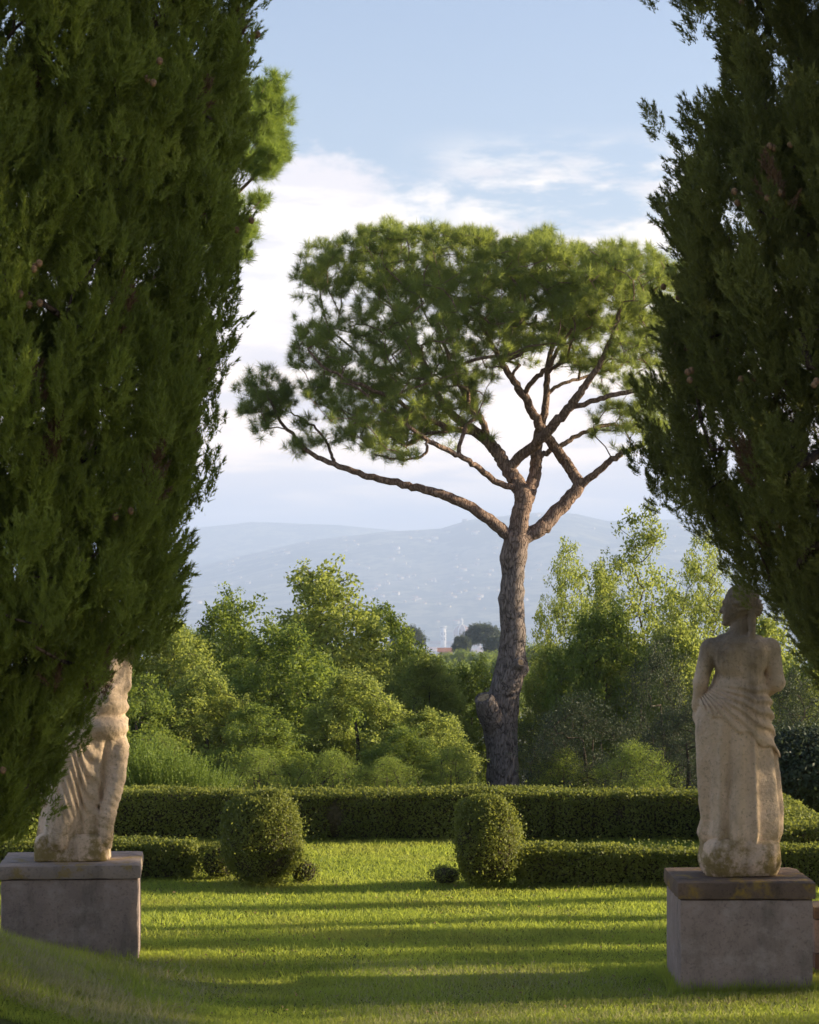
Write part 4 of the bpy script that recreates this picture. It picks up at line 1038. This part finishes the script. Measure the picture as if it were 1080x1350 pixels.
rough_box('block', -.412, .412, -.41, .41, -.12, .579, M['plaster'], pr, .014, .005, 1)
rough_box('cap', -.430, .430, -.43, .43, .579, .690, M['cap'], pr, .018, .007, 2)
LR = R(5.2); pl_c = np.array([-2.235, 16.0]) + np.array([-math.sin(LR), math.cos(LR)]) * .43
M['cap_l'] = stone('grey_cap_stone', (.38, .30, .245), (.29, .235, .195), (.17, .14, .12), (.30, .21, .05), .50, .62, .5, lichamt=.7)
pl = empty('stone_pedestal', (pl_c[0], pl_c[1], 0.0), LR); tag(pl, 'grey stone pedestal half sunk in the grass mound under the left statue', 'pedestal', 'pedestals of the two statues')
rough_box('block', -.450, .450, -.43, .43, -.12, .588, M['plaster'], pl, .016, .006, 5)
rough_box('cap', -.468, .468, -.45, .45, .588, .682, M['cap_l'], pl, .014, .006, 6)

# ------------------------------------------------------------------ statues: distance fields turned into meshes
def surface_nets(fn, lo, hi, h):
    ax = [np.arange(lo[i], hi[i] + h, h) for i in range(3)]
    X, Y, Z = np.meshgrid(*ax, indexing='ij'); Vv = fn(X.astype(np.float32), Y.astype(np.float32), Z.astype(np.float32))
    S = Vv < 0; nx, ny, nz = Vv.shape
    c = [(i, j, k) for i in (0, 1) for j in (0, 1) for k in (0, 1)]
    sub = lambda A, o: A[o[0]:nx - 1 + o[0], o[1]:ny - 1 + o[1], o[2]:nz - 1 + o[2]]
    cntS = sum(sub(S, o).astype(np.int8) for o in c); act = (cntS > 0) & (cntS < 8); idx = np.argwhere(act)
    acc = np.zeros((len(idx), 3)); m = np.zeros(len(idx)); I = idx.T
    for o in c:
        for a in range(3):
            if o[a] == 0:
                o2 = list(o); o2[a] = 1
                v0 = Vv[I[0] + o[0], I[1] + o[1], I[2] + o[2]]; v1 = Vv[I[0] + o2[0], I[1] + o2[1], I[2] + o2[2]]
                cr = (v0 < 0) != (v1 < 0); t_ = np.where(cr, v0 / np.where(cr, v0 - v1, 1), 0)
                p = np.tile(np.array(o, float), (len(idx), 1)); p[:, a] = t_; acc += p * cr[:, None]; m += cr
    vert = (idx + acc / m[:, None]) * h + np.array(lo)
    num = -np.ones(act.shape, dtype=np.int64); num[act] = np.arange(len(idx)); Fq = []
    for a in range(3):
        b, d = (a + 1) % 3, (a + 2) % 3
        s0 = [slice(None)] * 3; s1 = [slice(None)] * 3; s0[a] = slice(0, -1); s1[a] = slice(1, None)
        ch = S[tuple(s0)] != S[tuple(s1)]; e = np.argwhere(ch); e = e[(e[:, b] > 0) & (e[:, d] > 0) & (e[:, b] < S.shape[b] - 1) & (e[:, d] < S.shape[d] - 1)]
        inside = S[tuple(e.T)]; q = []
        for db, dd in ((1, 1), (0, 1), (0, 0), (1, 0)):
            g = e.copy(); g[:, b] -= db; g[:, d] -= dd; q.append(num[tuple(g.T)])
        q = np.stack(q, -1); q[~inside] = q[~inside][:, ::-1]; Fq.append(q)
    return vert, np.concatenate(Fq)
def su(a, b, k):
    h = np.clip(.5 + .5 * (b - a) / k, 0, 1); return b * (1 - h) + a * h - k * h * (1 - h)
def ss(a, b, k): return -su(-a, b, k)          # a with b cut away
def cap(X, Y, Z, p, q, r0, r1):
    p = np.array(p, np.float32); d = np.array(q, np.float32) - p; L = d @ d
    t_ = np.clip(((X - p[0]) * d[0] + (Y - p[1]) * d[1] + (Z - p[2]) * d[2]) / L, 0, 1)
    return np.sqrt((X - p[0] - d[0] * t_) ** 2 + (Y - p[1] - d[1] * t_) ** 2 + (Z - p[2] - d[2] * t_) ** 2) - (r0 + (r1 - r0) * t_)
def ell(X, Y, Z, c, r):
    x, y, z = (X - c[0]) / r[0], (Y - c[1]) / r[1], (Z - c[2]) / r[2]; k0 = np.sqrt(x * x + y * y + z * z)
    k1 = np.sqrt((x / r[0]) ** 2 + (y / r[1]) ** 2 + (z / r[2]) ** 2); return k0 * (k0 - 1) / np.maximum(k1, 1e-6)
def loft(X, Y, Z, zs, xl, xr, yc, b, disp=0., pw=2.0):
    l = np.interp(Z, zs, xl); r = np.interp(Z, zs, xr); cx_ = (l + r) / 2; a = (r - l) / 2; bb = np.interp(Z, zs, b); cy_ = np.interp(Z, zs, yc)
    q = (np.abs((X - cx_) / a) ** pw + np.abs((Y - cy_) / bb) ** pw) ** (1 / pw)
    d = (q - 1) * np.minimum(a, bb) - disp
    return np.maximum(d, np.maximum(zs[0] - Z, Z - zs[-1]))
def sn(X, Y, Z, f, s, o=3): return fbm(np.stack([X, Y, Z], -1), f, s, o)
def right_statue(X, Y, Z):
    zs = np.array([.15, .21, .26, .35, .45, .6, .78, .9, 1.0, 1.08, 1.15, 1.21, 1.27, 1.34, 1.42, 1.47, 1.50])
    xl = (np.array([926, 925, 921, 926, 922, 920, 917, 916, 917, 922, 933, 942, 943, 941, 936, 940, 952]) - 975) / 208
    xr = (np.array([1024, 1026, 1030, 1031, 1030, 1027, 1022, 1016, 1015, 1014, 1011, 1008, 1008, 1010, 1014, 1010, 1000]) - 975) / 208
    yc = np.array([0, 0, 0, 0, 0, 0, 0, -.005, -.01, -.01, 0, .0, .0, 0, 0, 0, 0]); b = np.array([.19, .2, .21, .21, .205, .20, .195, .19, .185, .175, .155, .14, .135, .14, .145, .13, .10])
    th = np.arctan2(Y, X - .0)
    n0 = vn(np.stack([np.cos(th) * 1.5, np.sin(th) * 1.5, Z * .9], -1), 1.4, 5)
    amp = .020 * sstep(Z, 1.05, .55) + .004
    fold = amp * (np.sin(th * 11 + 2.3 * n0 + 1.2 * np.sin(Z * 3)) * .55 + np.sin(th * 17 + 3 * n0) * .3 - .2) * (Z < 1.1)
    # tunic gathered on the left hip, folds fanning to the lower right hem
    hem = 1.03 - (X + .2) * .60 + .02 * np.sin(X * 40)
    over = .014 * sstep(Z, hem - .012, hem + .010) * sstep(Z, 1.26, 1.2)
    fan = np.arctan2(Z - 1.22, X + .28)
    fold2 = .009 * np.sin(fan * 42 + 1.5 * n0) * sstep(Z, hem - .05, hem + .05) * sstep(Z, 1.24, 1.12)
    chest = .006 * np.sin(Z * 60 + X * 22 + 2 * n0) * sstep(Z, 1.18, 1.22) * sstep(Z, 1.36, 1.30)
    d = loft(X, Y, Z, zs, xl, xr, yc, b, fold * (1 - .6 * (over > .01)) + over + fold2 + chest)
    d = su(d, cap(X, Y, Z, (-.03, 0, 1.46), (.035, .01, 1.60), .075, .062), .05)
    d = su(d, cap(X, Y, Z, (-.165, .0, 1.43), (.185, 0, 1.43), .068, .068), .06)
    for sx in (-.08, .09): d = su(d, ell(X, Y, Z, (sx, -.075, 1.37), (.075, .06, .11)), .04)            # shoulder blades
    d = ss(d, cap(X, Y, Z, (.01, -.185, 1.28), (.015, -.195, 1.46), .035, .03), .05)                    # spine
    # left arm down to the hip
    arm = su(cap(X, Y, Z, (-.19, 0, 1.425), (-.245, -.015, 1.22), .060, .046), cap(X, Y, Z, (-.245, -.015, 1.22), (-.262, .05, 1.06), .046, .034), .02)
    arm = su(arm, ell(X, Y, Z, (-.255, .075, 1.0), (.034, .045, .06)), .02)
    for k_ in range(4): arm = np.minimum(arm, cap(X, Y, Z, (-.262 + .008 * k_, .05 + .018 * k_, .99), (-.25 + .01 * k_, .06 + .022 * k_, .93 + .006 * k_), .012, .010))
    d = su(d, arm, .018)
    arm = su(cap(X, Y, Z, (.20, 0, 1.42), (.232, -.03, 1.215), .062, .052), cap(X, Y, Z, (.232, -.03, 1.215), (.17, .16, 1.13), .050, .036), .03)
    arm = su(arm, ell(X, Y, Z, (.14, .19, 1.12), (.045, .04, .035)), .02)
    d = su(d, arm, .022)
    # head turned to the left, hair gathered at the nape
    hd = ell(X, Y, Z, (.005, .02, 1.715), (.098, .092, .122))
    hd = su(hd, ell(X, Y, Z, (-.035, .035, 1.655), (.068, .062, .085)), .03)                            # jaw
    hd = su(hd, cap(X, Y, Z, (-.088, .045, 1.70), (-.112, .048, 1.662), .010, .014), .012)              # nose
    hd = su(hd, ell(X, Y, Z, (-.083, .045, 1.725), (.022, .05, .012)), .012)                            # brow
    hd = su(hd, ell(X, Y, Z, (-.092, .045, 1.632), (.014, .022, .007)), .006); hd = su(hd, ell(X, Y, Z, (-.090, .045, 1.617), (.013, .020, .007)), .006)
    hd = su(hd, ell(X, Y, Z, (-.082, .045, 1.588), (.022, .022, .018)), .012)                           # chin
    for yy in (.015, .085): hd = ss(hd, ell(X, Y, Z, (-.098, yy, 1.700), (.016, .017, .011)), .010)     # eye sockets
    hair = ell(X, Y, Z, (.030, .005, 1.735), (.102, .100, .105)); hair = su(hair, ell(X, Y, Z, (.098, -.02, 1.685), (.050, .055, .055)), .02)
    hair = hair - .006 * np.sin(np.arctan2(Z - 1.68, X - .10) * 16 + 2 * n0)
    hair = su(hair, cap(X, Y, Z, (.075, -.05, 1.66), (.07, -.085, 1.50), .028, .018), .02)
    hd = su(hd, hair, .008); d = su(d, hd, .018)
    d = d + .0045 * sn(X, Y, Z, 14, 8) + .0022 * sn(X, Y, Z, 45, 2, 2)
    return d
def right_plinth(X, Y, Z):
    zs = np.array([.0, .03, .08, .14, .20, .235]); xl = np.array([-.215, -.235, -.255, -.25, -.24, -.20]); xr = np.array([.225, .245, .26, .262, .255, .21])
    d = loft(X, Y, Z, zs, xl, xr, 0 * zs, np.array([.19, .205, .215, .215, .21, .19]), pw=3.2)
    d = ss(d, cap(X, Y, Z, (-.16, -.27, .26), (.03, -.25, .15), .05, .05), .03); d = ss(d, cap(X, Y, Z, (.22, -.27, .28), (.03, -.25, .15), .05, .04), .03)
    return d + .012 * sn(X, Y, Z, 7, 4) + .004 * sn(X, Y, Z, 28, 6)
def left_statue(X, Y, Z):
    zs = np.array([.10, .17, .27, .36, .45, .55, .65, .78, .9, 1.04, 1.15, 1.3, 1.42, 1.5])
    xl = np.array([-.23, -.24, -.22, -.21, -.20, -.185, -.165, -.15, -.13, -.08, .02, .03, .02, .07]); xr = np.array([.20, .20, .21, .23, .25, .28, .30, .335, .355, .365, .345, .33, .34, .29])
    th = np.arctan2(Y, X - .1); n0 = vn(np.stack([np.cos(th) * 1.5, np.sin(th) * 1.5, Z * .9], -1), 1.6, 15)
    fold = .014 * (np.sin(th * 8 + 3 * n0) - .3) * sstep(Z, .95, .6) + .009 * np.sin((Z - .35 * X) * 78 + 3 * n0) * sstep(Z, .82, .9) * sstep(Z, 1.25, 1.1)
    d = loft(X, Y, Z, zs, xl, xr, 0 * zs, np.array([.18, .18, .18, .175, .17, .17, .17, .175, .18, .18, .165, .16, .15, .12]), fold)
    d = su(d, ell(X, Y, Z, (.19, -.05, .89), (.185, .175, .10)), .03)                                   # rolled cloth round the hips
    d = su(d, ell(X, Y, Z, (.18, -.03, 1.04), (.19, .17, .08)), .02)
    d = su(d, cap(X, Y, Z, (.02, -.10, .80), (-.05, -.14, .36), .10, .085), .09)                        # bent leg
    d = su(d, cap(X, Y, Z, (-.05, -.14, .36), (-.08, -.15, .15), .085, .09), .08)
    colm = cap(X, Y, Z, (.315, -.06, .76), (.30, -.10, .55), .066, .060)
    colm = np.minimum(colm, cap(X, Y, Z, (.30, -.10, .55), (.235, -.13, .30), .060, .056)); colm = su(colm, cap(X, Y, Z, (.235, -.13, .30), (.215, -.13, .05), .056, .052), .02)
    colm = colm - .006 * np.abs(np.sin(Z * math.pi / .058 + X * 9 + 2.5 * n0)) * (Z > .12) * (.5 + .5 * vn(np.stack([X, Y, Z], -1), 9, 3))
    d = su(d, colm, .045)
    d = su(d, ell(X, Y, Z, (.20, 0, 1.28), (.17, .15, .22)), .05)
    sw = np.sin((Z * .75 + X * 1.1 + .15 * np.sin(X * 9)) * 62 + 2.5 * n0)                              # wind-blown folds running down to the left
    d = d - .010 * sw * sstep(Z, .22, .4) * sstep(Z, .88, .74) * sstep(X, .24, .12) - .007 * np.sin((Z * .5 - X) * 70 + 3 * n0) * sstep(Z, 1.08, 1.16)
    d = ss(d, cap(X, Y, Z, (.115, -.23, .80), (.165, -.235, .20), .030, .026), .03)
    d = ss(d, cap(X, Y, Z, (.06, -.25, .84), (-.03, -.25, .62), .018, .012), .025)
    d = ss(d, cap(X, Y, Z, (.20, -.22, .84), (.17, -.24, .55), .016, .012), .02)
    d = su(d, su(ell(X, Y, Z, (-.185, -.06, .41), (.055, .06, .055)), cap(X, Y, Z, (-.15, -.05, .42), (-.08, -.02, .45), .05, .06), .02), .02)
    d = su(d, cap(X, Y, Z, (.0, 0, 1.40), (.33, 0, 1.42), .075, .075), .06)
    d = su(d, cap(X, Y, Z, (.17, 0, 1.42), (.15, .0, 1.60), .07, .06), .05)
    d = su(d, ell(X, Y, Z, (.14, -.01, 1.70), (.095, .11, .125)), .03); d = su(d, cap(X, Y, Z, (.12, -.115, 1.70), (.12, -.13, 1.67), .012, .015), .015)
    d = su(d, ell(X, Y, Z, (.15, .03, 1.74), (.11, .11, .11)), .01)
    d = su(d, su(cap(X, Y, Z, (.34, 0, 1.40), (.335, -.03, 1.18), .06, .055), cap(X, Y, Z, (.335, -.03, 1.18), (.25, -.14, 1.10), .05, .045), .03), .06)
    d = su(d, su(cap(X, Y, Z, (-.01, 0, 1.40), (-.09, -.03, 1.20), .06, .05), cap(X, Y, Z, (-.09, -.03, 1.20), (.06, -.15, 1.12), .046, .036), .02), .02)
    return d + .004 * sn(X, Y, Z, 11, 8) + .004 * sn(X, Y, Z, 38, 2, 2)
def left_plinth(X, Y, Z):
    zs = np.array([.0, .03, .12, .16, .185]); xl = np.array([-.25, -.25, -.245, -.235, -.2]); xr = np.array([.25, .25, .245, .235, .2])
    d = loft(X, Y, Z, zs, xl, xr, 0 * zs, np.array([.21, .21, .205, .20, .18]), pw=7)
    return d + .008 * sn(X, Y, Z, 8, 14) + .003 * sn(X, Y, Z, 30, 16)
zr_ = .690
t = empty('female_statue', (2.09, 15.43, zr_)); tag(t, 'sandstone statue of a woman seen from behind in a long skirt, right pedestal', 'statue', 'stone garden statues on pedestals')
v, f = surface_nets(right_statue, (-.34, -.28, .13), (.34, .28, 1.87), .0062); mesh_obj('figure', v, f, M['statue'], t, smooth=True)
v, f = surface_nets(right_plinth, (-.31, -.26, -.02), (.31, .26, .26), .009); mesh_obj('plinth', v, f, M['statue'], t, smooth=True)
t = empty('draped_statue', ((96 - CX) / F * 16.38, 16.38, .682), R(3)); tag(t, 'weathered draped stone statue at left with its upper half hidden in the cypress', 'statue', 'stone garden statues on pedestals')
v, f = surface_nets(left_statue, (-.30, -.30, .08), (.46, .26, 1.88), .0068); mesh_obj('figure', v, f, M['statue'], t, smooth=True)
v, f = surface_nets(left_plinth, (-.29, -.25, -.02), (.29, .25, .21), .009); mesh_obj('plinth', v, f, M['statue'], t, smooth=True)

# low brick wall starting behind the right pedestal
bw = empty('brick_wall', (3.3, 16.0, 0)); tag(bw, 'low old brick wall beside the right pedestal at the picture edge', 'wall')
rough_box('brickwork', -.66, .9, -.14, .14, -.1, .12, M['brick'], bw, .01, .006, 8)
rough_box('stone_course', -.665, .9, -.15, .15, .122, .345, M['plaster'], bw, .01, .005, 9)
rough_box('coping', -.67, .92, -.17, .17, .347, .43, M['cap'], bw, .012, .006, 10)

# ------------------------------------------------------------------ grass
n = 560000
D = 12.6 * (27.0 / 12.6) ** (rng.uniform(0, 1, n) ** 1.05); X = rng.uniform(-1, 1, n) * (.185 * D + .25)
Z = gz(X, D); mound = np.clip((Z - .04) / .3, 0, 1) * (D < 17)
ok = ~((np.abs(X - 2.08) < .42) & (np.abs(D - 15.42) < .42))
ca, sa = math.cos(-LR), math.sin(-LR); lx = (X - pl_c[0]) * ca - (D - pl_c[1]) * sa; ly = (X - pl_c[0]) * sa + (D - pl_c[1]) * ca
ok &= ~((np.abs(lx) < .45) & (np.abs(ly) < .43))
bare = vn(np.stack([X, D, 0 * X], -1), 1.6, 33); ok &= rng.uniform(size=n) < np.clip(1.25 - bare * .5, .2, 1)
X, D, Z, mound, bare = [q[ok] for q in (X, D, Z, mound, bare)]; n = len(X)
hN = vn(np.stack([X, D, 0 * X], -1), 3.5, 41)
hgt = (.026 + .010 * hN + rng.exponential(.007, n) + mound * rng.uniform(.0, .035, n)) * np.interp(D, [13, 26], [.95, 1.3])
az = rng.uniform(0, 6.28, n); lean_ = rng.uniform(.05, .75, n)
d = unit(np.stack([np.cos(az) * lean_, np.sin(az) * lean_, 0 * az + 1], -1)); p = np.stack([X, D, Z - .004], -1)
wd = rng.uniform(.0030, .0062, n) * np.interp(D, [13, 26], [1, 1.7])
sd_ = unit(np.cross(d, rng.normal(size=(n, 3)))) * wd[:, None] * .5; mid = p + d * hgt[:, None] * .55; bend = np.stack([np.cos(az), np.sin(az), 0 * az - .4], -1) * (hgt * .22)[:, None]
V = np.stack([p - sd_, p + sd_, mid + sd_ * .8, mid - sd_ * .8, p + d * hgt[:, None] + bend], 1).reshape(-1, 3)
b = np.arange(n)[:, None] * 5; Fq = b + [0, 1, 2, 3]; Ft = b + [3, 2, 4]
ti = np.clip(.45 + .30 * bare + .15 * hN + rng.normal(size=n) * .2, 0, 1)
g_ = mesh_obj('grass', V, [Fq, Ft], M['grass'], tint=np.repeat(ti, 5)); tag(g_, 'short mown lawn grass in light and shade', 'grass', kind='stuff')
# weeds and tufts on the mound and round the feet of the pedestals
m = 30000; X = rng.uniform(-3.1, -1.5, m); D = rng.uniform(13.0, 15.9, m); q = (vn(np.stack([X, D, 0 * X], -1), 2.5, 3) > rng.uniform(-.3, .6, m)) & (gz(X, D) > .10); X, D = X[q], D[q]
X = np.concatenate([X, rng.uniform(1.6, 2.6, 900), rng.uniform(1.60, 1.67, 500), rng.uniform(-2.7, -1.75, 700)]); D = np.concatenate([D, rng.uniform(14.9, 15.0, 900), rng.uniform(15, 15.9, 500), 15.93 + rng.uniform(-.06, .0, 700)])
m = len(X); p = np.stack([X, D, gz(X, D)], -1); d = unit(rng.normal(size=(m, 3)) * .6 + [0, 0, 1]); v, f, _ = tri_needles(p, d, rng.uniform(.04, .12, m), rng.uniform(.004, .008, m))
tag(mesh_obj('long_grass', v, f, M['grass'], tint=np.repeat(rng.uniform(.2, .9, m), 3)), 'longer tufts of grass on the mound and round the pedestal feet', 'grass', kind='stuff')
m = 60000; D = rng.uniform(12.9, 16.2, m); X = rng.uniform(-3.1, 3.2, m); q = (vn(np.stack([X, D, 0 * X], -1), 1.3, 77) > rng.uniform(-.7, .9, m)) & ~((np.abs(X - 2.08) < .43) & (np.abs(D - 15.42) < .43)) & ~((X < -1.72) & (D > 15.85)); X, D = X[q], D[q]; m = len(X)
M['dry'] = leaf_mat('dry_grass', (.24, .23, .10), (.46, .42, .22), .4)
lm = np.clip(gz(X, D) / .3, 0, 1) * (X < 0)
v, f, _ = tri_needles(np.stack([X, D, gz(X, D)], -1), unit(rng.normal(size=(m, 3)) * .7 + [0, 0, .8]), rng.uniform(.03, .06, m) + lm * rng.uniform(.0, .06, m), rng.uniform(.003, .006, m) * (1 + .5 * lm))
tag(mesh_obj('dry_grass', v, f, M['dry'], tint=np.repeat(rng.uniform(.1, .9, m), 3)), 'faded straw coloured blades among the shaded foreground grass', 'grass', kind='stuff')
m = 45000; X = rng.uniform(-3.2, -1.2, m); D = rng.uniform(12.9, 15.8, m); q = (gz(X, D) > rng.uniform(.03, .3, m)) & (vn(np.stack([X, D, 0 * X], -1), 2.1, 9) > rng.uniform(-.8, .6, m)); X, D = X[q], D[q]; m = len(X)
v, f, _ = tri_needles(np.stack([X, D, gz(X, D) + .01], -1), unit(rng.normal(size=(m, 3)) * .8 + [0, 0, .8]), rng.uniform(.05, .10, m), rng.uniform(.004, .008, m))
tag(mesh_obj('mound_grass', v, f, M['dry'], tint=np.repeat(rng.uniform(0, .8, m), 3)), 'rough drier grass on the shaded mound before the left pedestal', 'grass', kind='stuff')
# dry leaves and twigs lying on the shaded grass
m = 1500; D = rng.uniform(13, 20.5, m); X = rng.uniform(-3.2, 3.4, m); Z = gz(X, D) + rng.uniform(.01, .035, m)
v, f, _ = leaves(np.stack([X, D, Z], -1), rng.normal(size=(m, 3)) * .4 + [0, 0, 1], rng.uniform(.012, .035, m), rng.uniform(.008, .018, m))
M['litter'] = plain('dry_leaves', (.30, .20, .09)); tag(mesh_obj('leaf_litter', v, f, M['litter']), 'scattered dry fallen leaves on the lawn', 'leaf litter', kind='stuff')
